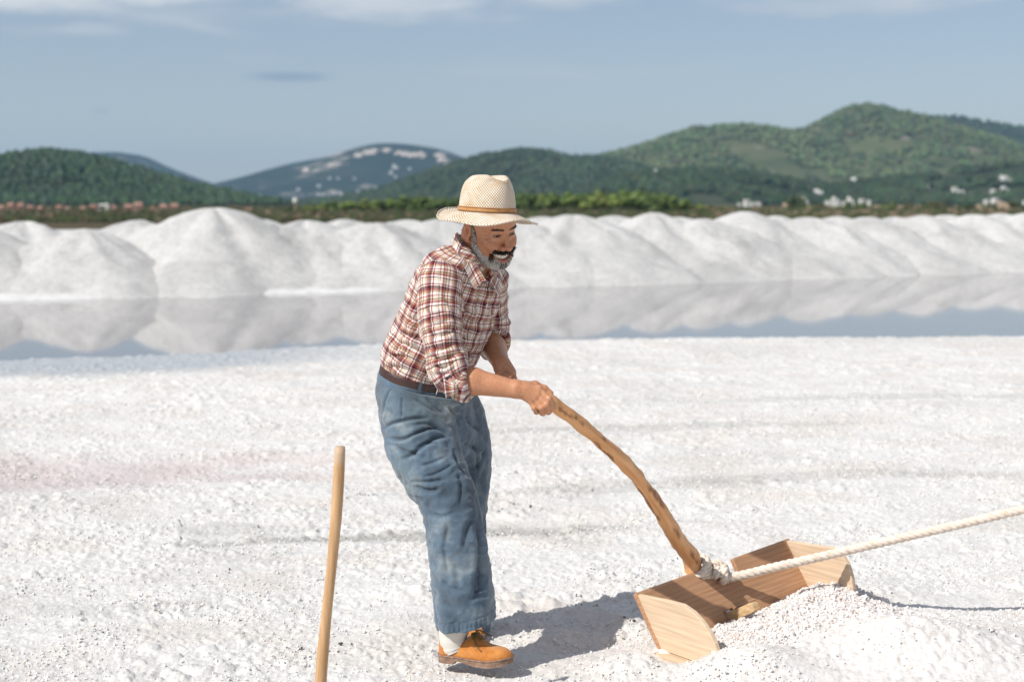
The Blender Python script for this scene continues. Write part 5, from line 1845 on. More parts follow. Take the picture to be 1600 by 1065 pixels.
def shoe(origin, yaw, pitch, sock_top, label=None):
    fx = np.array([math.cos(yaw) * math.cos(pitch), math.sin(yaw) * math.cos(pitch), math.sin(pitch)])
    ly = np.array([-math.sin(yaw), math.cos(yaw), 0.0]); uz = np.cross(fx, ly)
    Wd = lambda q: origin + q[..., 0:1] * .935 * fx + q[..., 1:2] * ly + q[..., 2:3] * uz
    L = .275
    xs = np.concatenate([np.array([0, .001, .004, .010]), np.linspace(.02, .255, 34), np.array([.263, .269, .273, .275])])
    hw = np.interp(xs, [0, .0012, .004, .010, .02, .04, .075, .11, .15, .185, .215, .24, .255, .263, .269, .273, .275],
                   [.001, .010, .019, .0275, .0335, .0370, .0370, .0360, .0405, .0445, .0430, .0355, .0275, .0215, .0150, .0085, .001])
    cy = np.interp(xs, [0, .1, .2, .275], [0, .002, .004, .010])
    # sole: a slab following the outline, heel block and toe spring
    zt = np.interp(xs, [0, .08, .12, .2, .275], [.024, .024, .021, .021, .031])
    zb = np.interp(xs, [0, .070, .0725, .095, .14, .20, .25, .275], [0, 0, .0125, .0105, .001, .0, .006, .013])
    k = 14
    a = np.linspace(-1, 1, k)
    def sect(z, grow):
        y = cy[:, None] + (hw + grow)[:, None] * a[None]
        return np.stack([np.tile(xs[:, None], (1, k)), y, np.tile(z[:, None], (1, k))], -1)
    bot, top_ = sect(zb, .0035), sect(zt, .0045)
    v = np.concatenate([bot.reshape(-1, 3), top_.reshape(-1, 3)])
    n = len(xs); G = grid_faces(n, k)
    side_ = []
    for col in (0, k - 1):
        i = np.arange(n - 1) * k + col
        side_.append(np.stack([i, i + k, i + k + n * k, i + n * k], -1))
    for r_ in (0, n - 1):
        j = r_ * k + np.arange(k - 1)
        side_.append(np.stack([j, j + 1, j + 1 + n * k, j + n * k], -1))
    sh = empty('shoe', origin - np.array(person.location)); sh.parent = person
    if label: sh['label'] = label
    sole = mesh('sole', Wd(v), [G, G[:, ::-1] + n * k, *side_], M_SOLE.m, sh, smooth=False)
    # welt
    rim = np.concatenate([top_[:, 0], top_[::-1, -1]]); rim = np.vstack([rim, rim[:1]])
    v, f = tube(Wd(rim + [0, 0, .0008]), .0026, 6, close=False)
    mesh('welt', v, f, M_SOLE.m, sole)
    # upper
    ht = np.interp(xs, [0, .004, .02, .045, .075, .10, .122, .134, .146, .165, .19, .215, .242, .26, .27, .275], [.054, .062, .066, .054, .048, .056, .070, .077, .072, .060, .048, .041, .034, .026, .017, .004])
    m_ = 30
    al = np.linspace(0, np.pi, m_)
    e1, e2 = 2.5, 2.2
    cyv = np.sign(np.cos(al)) * np.abs(np.cos(al)) ** (2 / e1); szv = np.sin(al) ** (2 / e2)
    wv_ = hw * np.interp(xs, [0, .1, .2, .275], [.98, .96, .985, .96])
    up_ = np.stack([np.tile(xs[:, None], (1, m_)), cy[:, None] + wv_[:, None] * cyv[None] * (1 - .10 * szv[None] * smooth(.2, .05, xs)[:, None]), zt[:, None] - .002 + ht[:, None] * szv[None]], -1)
    # vamp seam groove and a few walking creases
    X_, Y_, Z_ = up_[..., 0], up_[..., 1], up_[..., 2]
    sd = np.abs(Y_ - cy[:, None])
    vl = .118 + .055 * smooth(.035, .0, sd)
    up_[..., 2] += .0016 * smooth(.003, -.003, X_ - (.105 + 1.6 * np.clip(.040 - sd, 0, .04))) * (szv[None] > .2)
    up_[..., 2] -= .0014 * (np.exp(-((X_ - .178 - .15 * sd) / .004) ** 2) + np.exp(-((X_ - .196 + .1 * sd) / .004) ** 2)) * szv[None]
    hole = ((X_ - .062) / .058) ** 2 + (sd / .0345) ** 2 < 1
    hole &= szv[None] > .80
    fq = grid_faces(n, m_)
    keepf = ~hole.reshape(-1)[fq].all(1)
    upm = mesh('upper', Wd(up_).reshape(-1, 3), fq[keepf], M_SUEDE.m, sh)
    sol_ = upm.modifiers.new('thickness', 'SOLIDIFY'); sol_.thickness = .0028; sol_.offset = -1
    # laces
    def topz(x, y):
        h = np.interp(x, xs, ht); w_ = np.interp(x, xs, wv_)
        return np.interp(x, xs, zt) + h * max(1e-3, 1 - min(.99, abs(y - np.interp(x, xs, cy)) / w_) ** e1) ** (1 / e2) + .0025
    lc = []
    cen = lambda x: np.interp(x, xs, cy)
    for x in (.136, .146, .156, .166):
        q = np.array([[x + .003 * s, cen(x) + s * .016, topz(x + .003 * s, cen(x) + s * .016)] for s in np.linspace(-1, 1, 9)])
        lc.append(tube(Wd(q), .0026, 7))
    for s, e in ((-1, [(.138, -.012, .004), (.146, -.026, .004), (.160, -.034, .002), (.178, -.037, -.004)]), (1, [(.138, .004, .006), (.148, .012, .014), (.168, .018, .018), (.190, .022, .020)]),
                 (-1, [(.140, -.004, .005), (.134, -.020, .010), (.142, -.028, .006), (.150, -.014, .004)]), (1, [(.140, .004, .005), (.132, .016, .012), (.140, .024, .008), (.150, .010, .004)])):
        q = spline(np.array([[x, cen(x) + y, topz(x, cen(x) + y) + dz] for x, y, dz in e]), 12)
        lc.append(tube(Wd(q), .0022, 6))
    v, f = join(lc)
    mesh('laces', v, f, M_LACE.m, sh)
    # sock
    base = Wd(np.array([.058, .001, .050])); base2 = Wd(np.array([.055, .001, .100]))
    pth = spline(np.array([Wd(np.array([.066, .001, .032])), base, base2, sock_top]), 14)
    rr = np.interp(np.linspace(0, 1, 14), [0, .35, .6, 1], [.038, .043, .048, .050])
    rr = rr + .0016 * np.sin(np.linspace(0, 30, 14))
    v, f = tube(pth, rr, 24)
    mesh('sock', v, f, M_SOCK.m, sh)
    return sh


gz0 = float(surf_z(-.1, 4.75)) if 'surf_z' in globals() else 0.0
SHO_R = W(688, 1029, 4.59)
shoe(SHO_R, math.radians(-23), math.radians(1.5), P(724, 945, -.168), 'right shoe of orange suede, lifted in mid step')
SHO_L = np.array([(694 - 800) / F * 5.07, 5.07, .004])
shoe(SHO_L, math.radians(-62), 0.0, P(716, 945, .27), 'left shoe of orange suede, behind the right one')

# =================================================================== TREES AND HOUSES BEYOND THE MOUNDS
r = np.random.default_rng(77)


def ground_hit(px, py, guess=400.0, ymax=6000.0):
    """Where the sight line of a far pixel meets the land or a hill."""
    ys = np.exp(np.linspace(math.log(150.0), math.log(ymax), 900))
    x = (px - 800) / F * ys; z = CAMZ - (py - HORIZON) / F * ys
    h = np.full(len(ys), -.3)
    for H, Yr, wf, a, b in HILLS:
        m = (ys > Yr - wf) & (ys < Yr + wf)
        if m.any(): h[m] = np.maximum(h[m], H(x[m], ys[m]))
    k = np.nonzero(z < h)[0]
    if len(k) == 0: return None
    return np.array([x[k[0]], ys[k[0]], h[k[0]]])


# pale rock outcrops near the top of the blue mountain
M_ROCK = Mat('pale_rock', .9, (.46, .40, .34))
rv, rf_, k_ = [], [], 0
for px, py, nn_, sp in ((562, 246, 16, 7), (580, 243, 34, 8), (586, 240, 20, 6), (606, 238, 18, 6), (630, 243, 22, 8), (650, 246, 20, 9), (660, 248, 12, 8), (688, 246, 22, 5), (692, 253, 16, 6), (524, 259, 10, 6), (520, 262, 6, 5), (700, 257, 8, 5), (482, 270, 5, 5)):
    for _ in range(nn_):
        q = ground_hit(px + r.normal(0, sp * .5), py + r.normal(0, sp * .18))
        if q is None or q[1] < 3000: continue
        s = r.uniform(5, 13)
        rv.append(OCT_V * r.uniform(.6, 1.3, (10, 3)) * s * np.array([1.3, 1.0, .55]) + q + [0, 0, s * .2]); rf_.append(OCT_F + 10 * k_); k_ += 1
if k_:
    props(mesh('rock_outcrops', np.vstack(rv), np.vstack(rf_), M_ROCK.m, smooth=False), kind='stuff')
M_LEAF = Mat('pine_foliage', .8, spec=.2); M_LEAF.color(M_LEAF.attr())
M_TRUNK = Mat('pine_trunk', .9, (.12, .075, .045))


def crown_mesh(seed, n=420, w=1.0, h=1.0, col=(.085, .125, .028)):
    q = np.random.default_rng(seed)
    lob = q.normal(size=(9, 3)) * [.42, .42, .22] * [w, w, h] + [0, 0, .62 * h]
    lr = q.uniform(.26, .46, 9)
    i = q.integers(0, 9, n)
    d = nrm(q.normal(size=(n, 3)))
    c = lob[i] + d * (lr[i] * q.uniform(.72, 1.05, n))[:, None] * [1, 1, .8]
    c[:, 2] = np.maximum(c[:, 2], .16)
    s = q.uniform(.06, .11, n)
    a = nrm(np.cross(d, q.normal(size=(n, 3)))); b = np.cross(d, a)
    tip = d * .35
    v = np.stack([c + a * s[:, None], c + b * s[:, None] * .8 + tip * s[:, None], c - a * s[:, None], c - b * s[:, None] * .8 + tip * s[:, None]], 1).reshape(-1, 3)
    f = (np.arange(4)[None] + (np.arange(n) * 4)[:, None])
    core = [uv_sphere(lob[j], (lr[j] * .62,) * 3, 8, 6) for j in range(9)]
    vc, fc = join(core)
    vv, ff = join([(v, f), (vc, fc)])
    me_o = mesh('crown', vv, ff, M_LEAF.m, smooth=False)
    c4 = np.repeat(np.array(col)[None] * q.uniform(.65, 1.4, (n, 1)) * (1 + q.normal(0, .08, (n, 3))), 4, 0)
    set_col(me_o, np.clip(np.vstack([c4, np.tile(np.array(col) * 1.0, (len(vc), 1))]), .004, 1))
    return me_o.data, me_o


def trunk_mesh():
    prt = [tube(spline(np.array([[0, 0, -.1], [.02, 0, .2], [.0, .02, .45], [.03, 0, .7]]), 8), np.linspace(.06, .025, 8), 7)]
    for a in (0.3, 2.3, 4.2):
        prt.append(tube(spline(np.array([[.01, 0, .3], [.15 * math.cos(a), .15 * math.sin(a), .45], [.3 * math.cos(a), .3 * math.sin(a), .6]]), 5), np.linspace(.03, .012, 5), 5))
    v, f = join(prt)
    o = mesh('trunk', v, f, M_TRUNK.m)
    return o.data, o


kinds = []
for sd, col in ((1, (.150, .205, .050)), (2, (.125, .180, .045)), (3, (.175, .220, .055)), (4, (.090, .135, .038)), (5, (.060, .082, .030)), (6, (.115, .110, .045))):
    me, o = crown_mesh(sd, col=col); COL.objects.unlink(o); bpy.data.objects.remove(o); kinds.append(me)
tme, o = trunk_mesh(); COL.objects.unlink(o); bpy.data.objects.remove(o)


def tree(px, top, Yd, kind, wide, label, group, name='pine_tree', cat='tree'):
    h = (HORIZON - top) / F * Yd + CAMZ + .3
    x = (px - 800) / F * Yd
    t = empty(name, (x, Yd, -.3))
    props(t, label, cat, group)
    s = h / 1.05
    cr = link('crown', kinds[kind], t); cr.scale = (s * wide, s * wide, s); cr.rotation_euler = (0, 0, r.uniform(0, 6))
    tr = link('trunk', tme, t); tr.scale = (s, s, s); tr.rotation_euler = (0, 0, r.uniform(0, 6))
    return t


ORD = 'first second third fourth fifth sixth seventh eighth ninth tenth eleventh twelfth thirteenth fourteenth fifteenth sixteenth seventeenth eighteenth nineteenth twentieth'.split()
_cnt = {}


def ordinal(key):
    _cnt[key] = _cnt.get(key, -1) + 1
    return ORD[_cnt[key]]


def pine_label(px):
    if px < 716: return 'bright green pine, %s from the white tank rightwards to the straw hat' % ordinal('a')
    if px < 810: return 'bright green pine behind the straw hat, %s from the left' % ordinal('b')
    return 'bright green pine, %s to the right of the straw hat in the belt' % ordinal('c')


PINE = 'bright green pine in the tree belt between the salt mounds and the hills'
# tops of the belt read from the photograph
for px, top in [(430, 327), (447, 324), (463, 322), (478, 321), (492, 320), (507, 319), (523, 317), (538, 318), (553, 315), (569, 316), (584, 313), (600, 315), (616, 312), (632, 314), (648, 312), (664, 311),
                (680, 313), (697, 311), (715, 313), (733, 313), (752, 312), (770, 312), (790, 311), (808, 309), (826, 308), (843, 309), (860, 307), (878, 308), (896, 306), (914, 307), (932, 306), (950, 307), (968, 306),
                (985, 304), (1001, 303), (1014, 307), (1030, 309), (1046, 311), (1060, 312), (1072, 317), (1090, 320)]:
    tree(px + r.normal(0, 2), top + r.normal(0, .8), 300 + r.uniform(-25, 45), int(r.integers(0, 4)) if px > 520 else int(r.integers(1, 5)), r.uniform(1.0, 1.45), pine_label(px), 'pines in the belt beyond the mounds')
DARKP = 'small dark green bush on the marsh edge behind the right-hand salt mounds'
for px, top in [(1110, 323), (1128, 322), (1150, 323), (1200, 323), (1228, 322), (1241, 318), (1262, 320), (1282, 319), (1300, 321), (1325, 318), (1342, 320), (1365, 321), (1388, 319), (1398, 318), (1420, 319), (1444, 320), (1462, 318), (1476, 320), (1508, 319), (1530, 321), (1552, 318), (1578, 317), (1596, 319)]:
    tree(px + r.normal(0, 2), top + r.normal(0, .8), 420 + r.uniform(-30, 60), int(r.integers(2, 6)), r.uniform(1.1, 1.7), ('dark marsh bush, %s right of the pine belt below the low dark hill' % ordinal('d')) if px < 1290 else ('dark marsh bush on the brown marsh, %s counting leftwards from the right picture edge' % ORD[15 - [1300, 1325, 1342, 1365, 1388, 1398, 1420, 1444, 1462, 1476, 1508, 1530, 1552, 1578, 1596].index(px) - 1]), 'bushes on the marsh edge to the right', 'marsh_bush', 'bush')
DARKL = 'low olive dark bush in front of the red roofed village on the left'
for px, top in [(10, 332), (28, 331), (45, 334), (88, 336), (118, 337), (132, 334), (145, 334), (190, 337), (212, 336), (236, 333), (250, 332), (262, 333), (275, 334), (290, 334), (300, 335), (385, 333), (402, 331), (416, 330)]:
    tree(px + r.normal(0, 2), top + r.normal(0, .7), 230 + r.uniform(-20, 30), int(r.integers(4, 6)), r.uniform(1.4, 2.2), ('olive dark bush before the red roofed village, %s from the left picture edge' % ordinal('e')) if px < 320 else ('olive dark bush %s to the right of the tallest pointed mound' % ordinal('f')), 'bushes in front of the left village', 'marsh_bush', 'bush')
tree(1242, 305, 460, 4, .85, 'dark cypress-like tree standing alone beside a round white house on the right', None, 'cypress_tree', 'tree')

# ---- houses ------------------------------------------------------------
M_WALLW = Mat('white_render', .8, (.78, .76, .72)); M_WALLW.color(M_WALLW.ramp(M_WALLW.noise(M_WALLW.coord('Position'), .3, 3), [(.3, (.70, .68, .64)), (.7, (.82, .80, .77))]))
M_WALLT = Mat('tan_render', .85, (.50, .37, .25))
M_WALLP = Mat('pink_render', .85, (.42, .25, .19))
M_ROOFR = Mat('red_tiles', .85, (.30, .12, .075)); M_ROOFR.color(M_ROOFR.ramp(M_ROOFR.noise(M_ROOFR.coord('Position'), .8, 4), [(.3, (.24, .125, .09)), (.7, (.38, .235, .18))]))
M_ROOFF = Mat('flat_roof', .85, (.62, .58, .53))
M_WIN = Mat('dark_window', .2, (.03, .035, .04))


def box(cx, cy, z0, w, d, h):
    v = np.array([[cx + sx * w / 2, cy + sy * d / 2, z0 + sz * h] for sx in (-1, 1) for sy in (-1, 1) for sz in (0, 1)])
    f = np.array([[0, 1, 3, 2], [4, 6, 7, 5], [0, 4, 5, 1], [2, 3, 7, 6], [0, 2, 6, 4], [1, 5, 7, 3]])
    return v, f


def house(px, py, wpx, hpx, label, style='flat', wall=None, dist=None, group=None, scale=.85):
    """px,py: foot of the house in the photograph; size in photograph pixels."""
    hit = ground_hit(px, py) if dist is None else np.array([(px - 800) / F * dist, dist, CAMZ - (py - HORIZON) / F * dist])
    if hit is None: hit = np.array([(px - 800) / F * 3000, 3000, CAMZ - (py - HORIZON) / F * 3000])
    x, y, z = hit
    w, h = wpx / F * y * scale, hpx / F * y * scale
    d = max(w * .7, h)
    t = empty('house', (x, y, z)); t.rotation_euler = (0, 0, r.uniform(-.3, .3))
    props(t, label, 'house', group)
    loc = lambda prt, nm, mt, par=t: link(nm, rawmesh(nm, prt), par, mt)
    wm = wall or M_WALLW.m
    k = r.uniform(.45, .7)
    parts_ = [box(0, 0, -h * .8, w, d, h * 1.8)]
    if style == 'flat' and wpx > 9:
        parts_.append(box(-w * .18, d * .05, h, w * .5, d * .7, h * .55))
        parts_.append(box(w * .60, -d * .1, -h * .8, w * .35, d * .6, h * 1.45))
    loc(parts_, 'wall', wm)
    if style == 'flat':
        loc([box(0, 0, h, w * 1.03, d * 1.03, h * .07)], 'roof', M_ROOFF.m)
    else:
        v = np.array([[-w * .55, -d * .6, h], [w * .55, -d * .6, h], [w * .55, d * .6, h], [-w * .55, d * .6, h], [-w * .42, 0, h * 1.55], [w * .42, 0, h * 1.55],
                      [-w * .55, -d * .6, h * .93], [w * .55, -d * .6, h * .93], [w * .55, d * .6, h * .93], [-w * .55, d * .6, h * .93]])
        f = [(0, 1, 5, 4), (1, 2, 5), (2, 3, 4, 5), (3, 0, 4), (6, 9, 8, 7), (6, 7, 1, 0), (7, 8, 2, 1), (8, 9, 3, 2), (9, 6, 0, 3)]
        link('roof', rawmesh('roof', [(v, f)]), t, M_ROOFR.m)
    nwin = 1 if wpx < 8 else (2 if wpx < 14 else 4)
    for i in range(nwin):
        xx = ((i + .5) / nwin - .5) * w * .86
        link('window', rawmesh('window', [box(xx, -d / 2 - .03, h * .35, w * .42 / nwin * .8, .10, h * .34)]), t, M_WIN.m)
    return t


def rawmesh(name, prts):
    me = bpy.data.meshes.new(name)
    V, Fc, o = [], [], 0
    for v, f in prts:
        V += [tuple(a) for a in v]; Fc += [tuple(int(i) + o for i in q) for q in f]; o += len(v)
    me.from_pydata(V, [], Fc); me.update()
    return me


HW = [  # white houses: px, foot py, width px, height px, label
    (1024, 276, 13, 8, 'large white house alone on the middle wooded hill, left half of a pair'), (1037, 276, 9, 6, 'smaller white house attached right of the large one on the middle wooded hill'),
    (984, 277, 15, 4, 'long low greyish house on the middle hillside left of the white pair'), (1333, 290, 18, 9, 'wide white villa on the slope under the highest peak'),
    (1280, 291, 8, 5, 'small pale house on the slope left of the wide white villa'), (1292, 293, 7, 5, 'small pale house closest to the left of the wide white villa'),
    (1276, 306, 17, 7, 'white stepped house below and left of the wide white villa'), (1254, 319, 10, 9, 'round bright white house beside the lone dark cypress-like tree'),
    (1291, 319, 9, 6, 'white house in the roadside row, right of the round bright one'), (1302, 318, 11, 8, 'taller white house in the roadside row under the stepped house'),
    (1316, 320, 6, 6, 'small white house in the roadside row behind the taller one'), (1325, 318, 10, 8, 'tan roofed pale house in the middle of the roadside row'),
    (1344, 319, 8, 9, 'narrow bright white house at the right end of the roadside row'), (1355, 318, 6, 6, 'faint pale house just past the narrow bright white one'),
    (1154, 322, 7, 5, 'leftmost white house of the small cluster above the broad pointed mound'), (1165, 319, 9, 8, 'tallest white house of the small cluster above the broad pointed mound'),
    (1174, 322, 8, 6, 'brightest white house at the right of the small cluster above the pointed mound'), (1184, 321, 6, 6, 'detached white house just right of the small cluster'),
    (1444, 296, 6, 7, 'lone narrow pale house on the dark slope right of the peak'), (1488, 300, 9, 7, 'white house on the right hillside, upper one of a stepped pair'),
    (1498, 304, 9, 6, 'white house on the right hillside, lower one of a stepped pair'), (1511, 309, 7, 6, 'pale house just right of the stepped white pair'),
    (1566, 288, 19, 10, 'large white villa with a reddish side high on the right hillside'), (1547, 302, 9, 6, 'pale house below the large right villa, left one'),
    (1565, 302, 12, 8, 'white house directly below the large right villa'), (1538, 318, 8, 7, 'pale tan house low on the right near the marsh'),
    (1551, 318, 9, 9, 'bright white house low on the right near the marsh'), (1598, 318, 7, 5, 'white house cut by the right picture edge'),
    (716, 311, 8, 7, 'white house in the pines just left of the straw hat crown')]
for px, py, w_, h_, lab in HW:
    house(px, py, w_, h_, lab, dist=600 if py > 316 else None)
FARH = [(499, 306, 6, 5, 'far white house, left end of the row at the foot of the blue mountain'), (506, 306, 6, 5, 'far white house, second from left in the row at the mountain foot'), (515, 307, 5, 4, 'far white house, third from left in the row at the mountain foot'),
        (523, 305, 5, 4, 'far pale house near the left middle of the row at the mountain foot'), (534, 305, 8, 6, 'far wide white house in the middle of the row at the mountain foot'), (549, 306, 6, 4, 'far pale house right of the wide one in the mountain row'),
        (561, 303, 8, 6, 'far bright white house in the right half of the row at the mountain foot'), (566, 306, 6, 4, 'far low white house below the bright one in the mountain row'), (575, 300, 7, 6, 'far pale house climbing the right end of the mountain row'),
        (590, 297, 9, 7, 'far cream house at the right end of the row at the mountain foot'), (618, 265, 11, 6, 'far large white house high on the blue mountain'), (612, 273, 8, 5, 'far white house just below the large one high on the mountain'),
        (619, 278, 6, 4, 'far small house, lowest of the three high on the mountain'), (641, 266, 6, 4, 'far faint house right of the three high on the mountain'), (555, 281, 6, 4, 'far faint house alone mid-slope on the blue mountain'),
        (530, 282, 5, 4, 'far faint house mid-slope left of centre on the blue mountain'), (517, 281, 5, 4, 'far faint house on the left mid-slope of the blue mountain'), (500, 293, 9, 5, 'far pale house above the left end of the mountain row'),
        (468, 297, 6, 4, 'far pale house on the lower left mountain slope'), (408, 309, 9, 6, 'far pale house at the left foot of the blue mountain'), (373, 309, 8, 5, 'far white house where the dark left hill meets the mountain'),
        (364, 310, 6, 5, 'far house left of the white one beside the dark left hill'), (347, 302, 7, 6, 'far pinkish house peeping over the shoulder of the left hill'), (335, 300, 6, 5, 'far pinkish house leftmost over the shoulder of the left hill')]
for px, py, w_, h_, lab in FARH:
    house(px, py, w_, h_, lab, wall=M_WALLP.m if 'pinkish' in lab else None, scale=.68)
VIL = [(6, 333, 12, 6, 'red roofed village house at the left picture edge'), (20, 331, 12, 7, 'second red roofed village house from the left edge'), (35, 333, 12, 8, 'third red roofed village house from the left edge'),
       (50, 333, 13, 6, 'long red roofed house at the end of the leftmost village group'), (66, 333, 9, 5, 'red roofed house just right of the leftmost village group'), (80, 334, 9, 4, 'low pinkish house between the two left village groups'),
       (95, 333, 10, 6, 'red roofed house in the second village group, left one'), (108, 334, 9, 5, 'red roofed house in the second village group, right one'), (133, 333, 10, 5, 'red roofed house standing left of the white church'),
       (149, 332, 13, 6, 'pink house touching the left side of the white church'), (181, 333, 8, 6, 'pink house just right of the white church'), (203, 333, 14, 7, 'large red roofed house, left of a tight pair'),
       (219, 332, 16, 8, 'large red roofed house, right of a tight pair'), (241, 334, 8, 5, 'small red house between the two large red blocks'), (258, 333, 14, 7, 'wide red roofed block left of the tallest mound'),
       (275, 332, 14, 7, 'wide red roofed block nearest the tallest mound'), (296, 335, 10, 4, 'low red house behind the left shoulder of the tallest mound'), (391, 334, 12, 4, 'low tan shed right of the tallest mound')]
for px, py, w_, h_, lab in VIL:
    house(px, py - 2, w_, h_ * 1.35, lab, 'gable', M_WALLP.m if 'tan' not in lab else M_WALLT.m, dist=330)
for px, py, w_, h_, lab in [(1225, 325, 10, 6, 'small tan stone hut on the marsh left of the lone cypress-like tree'), (1105, 329, 14, 5, 'tan earth-coloured hut behind the saddle of the mounds above the handle'), (1367, 326, 9, 6, 'tan hut on the brown marsh right of the roadside row'),
                            (1385, 326, 9, 5, 'second tan hut on the brown marsh right of the roadside row'), (1405, 326, 9, 6, 'tan hut on the marsh between bushes below the dark slope'), (1431, 325, 8, 6, 'tan hut on the marsh below the lone narrow pale house'),
                            (1526, 325, 9, 6, 'tan hut on the marsh near the right edge'), (1562, 321, 14, 5, 'long pale tan shed on the marsh at the far right')]:
    house(px, py, w_, h_, lab, 'flat', M_WALLT.m, dist=420)

# white church of the left village: nave and bell tower
Yc = 320.0
t = empty('church', ((166 - 800) / F * Yc, Yc, -.3))
props(t, 'small white church with a square bell tower in the red roofed left village', 'church')
u = Yc / F
link('wall', rawmesh('wall', [box(-2.5 * u, 0, -1, 11 * u, 9 * u, 11 * u)]), t, M_WALLW.m)
tw = link('tower', rawmesh('tower', [box(4.0 * u, 0, -1, 5.0 * u, 5.0 * u, 18.5 * u), box(4.0 * u, 0, 18.5 * u - 1, 3.6 * u, 3.6 * u, 2.0 * u)]), t, M_WALLW.m)
link('window', rawmesh('window', [box(4.0 * u, -2.52 * u, 13 * u, 1.6 * u, .05 * u, 2.6 * u)]), tw, M_WIN.m)
v = np.array([[-8.5 * u, -5 * u, 9.8 * u], [3 * u, -5 * u, 9.8 * u], [3 * u, 5 * u, 9.8 * u], [-8.5 * u, 5 * u, 9.8 * u], [-8.5 * u, 0, 12 * u], [3 * u, 0, 12 * u]])
link('roof', rawmesh('roof', [(v, [(0, 1, 5, 4), (1, 2, 5), (2, 3, 4, 5), (3, 0, 4), (0, 3, 2, 1)])]), t, M_ROOFF.m)
# white water tank on a mast, left end of the pine belt
Yt = 300.0; u = Yt / F
t = empty('water_tank', ((463 - 800) / F * Yt, Yt, -.3))
props(t, 'white round tank on a slim mast at the left end of the pine belt', 'water tank')
v, f = tube(np.array([[0, 0, -.1], [0, 0, 8 * u], [.0, 0, 15 * u]]), [.9 * u, .8 * u, .7 * u], 10)
mesh('mast', v + np.array(t.location), f, M_WALLT.m, t)
prof = np.array([[0, 13], [2.6, 14], [3.8, 17], [3.6, 20], [2.0, 22], [0, 22.5]]) * u
a = np.linspace(0, 2 * np.pi, 16, endpoint=False)
v = np.array([[p_[0] * math.cos(b), p_[0] * math.sin(b), p_[1]] for p_ in prof for b in a])
mesh('tank', v + np.array(t.location), grid_faces(6, 16, True), M_WALLW.m, t)

# =================================================================== THE SALT SCRAPER
def wood(name, c_dark, c_mid, c_light, axis, scale=1.0, rough=.6):
    """Sawn wood with growth rings running along `axis` (object space)."""
    m = Mat(name, rough, spec=.3)
    sc = {'X': (1.2, 26, 26), 'Y': (26, 1.2, 26), 'Z': (26, 26, 1.2)}[axis]
    v = m.coord('Object', tuple(s * scale for s in sc))
    n = m.noise(v, 1.0, 4, .55, .9)
    w = m.n('ShaderNodeTexWave', _wave_type='RINGS'); w.inputs['Scale'].default_value = .8; w.inputs['Distortion'].default_value = 9.0; w.inputs['Detail'].default_value = 3; w.inputs['Detail Scale'].default_value = .6
    m.l(v, w.inputs['Vector'])
    g = m.math('ADD', m.math('MULTIPLY', w.outputs['Fac'], .30), m.math('MULTIPLY', n, .70))
    c = m.mix(.42, m.ramp(g, [(.22, c_dark), (.5, c_mid), (.82, c_light)]), c_mid)
    v2 = m.coord('Object', tuple(s * scale * 7 for s in sc))
    c = m.mix(.5, c, m.ramp(m.noise(v2, 1.0, 2, .5), [(.3, .68), (.65, 1.1)]), 'MULTIPLY')
    m.color(c)
    m.bump(g, .25, .002)
    return m.m


ex = nrm(B_R - B_L)
_f0 = nrm(np.array([_bn[0], _bn[1], 0.0])); ez = nrm(np.cross(ex, _f0) * -1.0)
ez = ez if ez[2] > 0 else -ez
ey = nrm(np.cross(ez, ex)); ey = ey if ey @ _f0 > 0 else -ey
LEN = np.linalg.norm(B_R - B_L)
_lean = ((T_L - B_L) @ ey, (T_L - B_L) @ ez)
_lv = nrm(ey * _lean[0] + ez * _lean[1]); BH = math.hypot(*_lean)      # up along the board
_fw = nrm(np.cross(_lv, ex)); _fw = _fw if _fw @ ey > 0 else -_fw       # out of its front face
scraper = empty('salt_scraper', B_L)
props(scraper, 'wooden salt scraper with a curved branch handle, plank back and two rounded side boards', 'scraper')


def place(obj, origin, X, Y, Z):
    """Keep grain coordinates local: give the part its own frame."""
    Mx = Matrix(((X[0], Y[0], Z[0], 0), (X[1], Y[1], Z[1], 0), (X[2], Y[2], Z[2], 0), (0, 0, 0, 1)))
    obj.rotation_euler = Mx.to_euler()
    obj.location = [float(c) for c in (np.asarray(origin) - B_L)]


def slab(name, outline, thick, mat, origin, X, Y, Z, holes=None, bevel=.003):
    """A board: 2-D outline in its X-Y plane, thickness along Z. outline (n,2) anticlockwise."""
    bm = bmesh.new()
    vs = [bm.verts.new((x, y, 0)) for x, y in outline]
    es = [bm.edges.new((vs[i], vs[(i + 1) % len(vs)])) for i in range(len(vs))]
    for h in holes or []:
        hv = [bm.verts.new((x, y, 0)) for x, y in h]
        es += [bm.edges.new((hv[i], hv[(i + 1) % len(hv)])) for i in range(len(hv))]
    bmesh.ops.triangle_fill(bm, use_beauty=True, edges=es)
    bmesh.ops.recalc_face_normals(bm, faces=bm.faces)
    r = bmesh.ops.extrude_face_region(bm, geom=bm.faces[:])
    bmesh.ops.translate(bm, vec=(0, 0, thick), verts=[v for v in r['geom'] if isinstance(v, bmesh.types.BMVert)])
    bmesh.ops.recalc_face_normals(bm, faces=bm.faces)
    me = bpy.data.meshes.new(name); bm.to_mesh(me); bm.free()
    o = link(name, me, scraper, mat)
    place(o, origin, X, Y, Z)
    b = o.modifiers.new('bevel', 'BEVEL'); b.width = bevel; b.segments = 2; b.limit_method = 'ANGLE'; b.angle_limit = math.radians(40)
    return o


M_BOARD = wood('sawn_pine', (.36, .185, .095), (.46, .255, .14), (.55, .335, .20), 'X', .8)
M_PANEL = wood('pale_pine', (.60, .44, .29), (.68, .51, .355), (.74, .58, .42), 'X', .6)
BT = .020
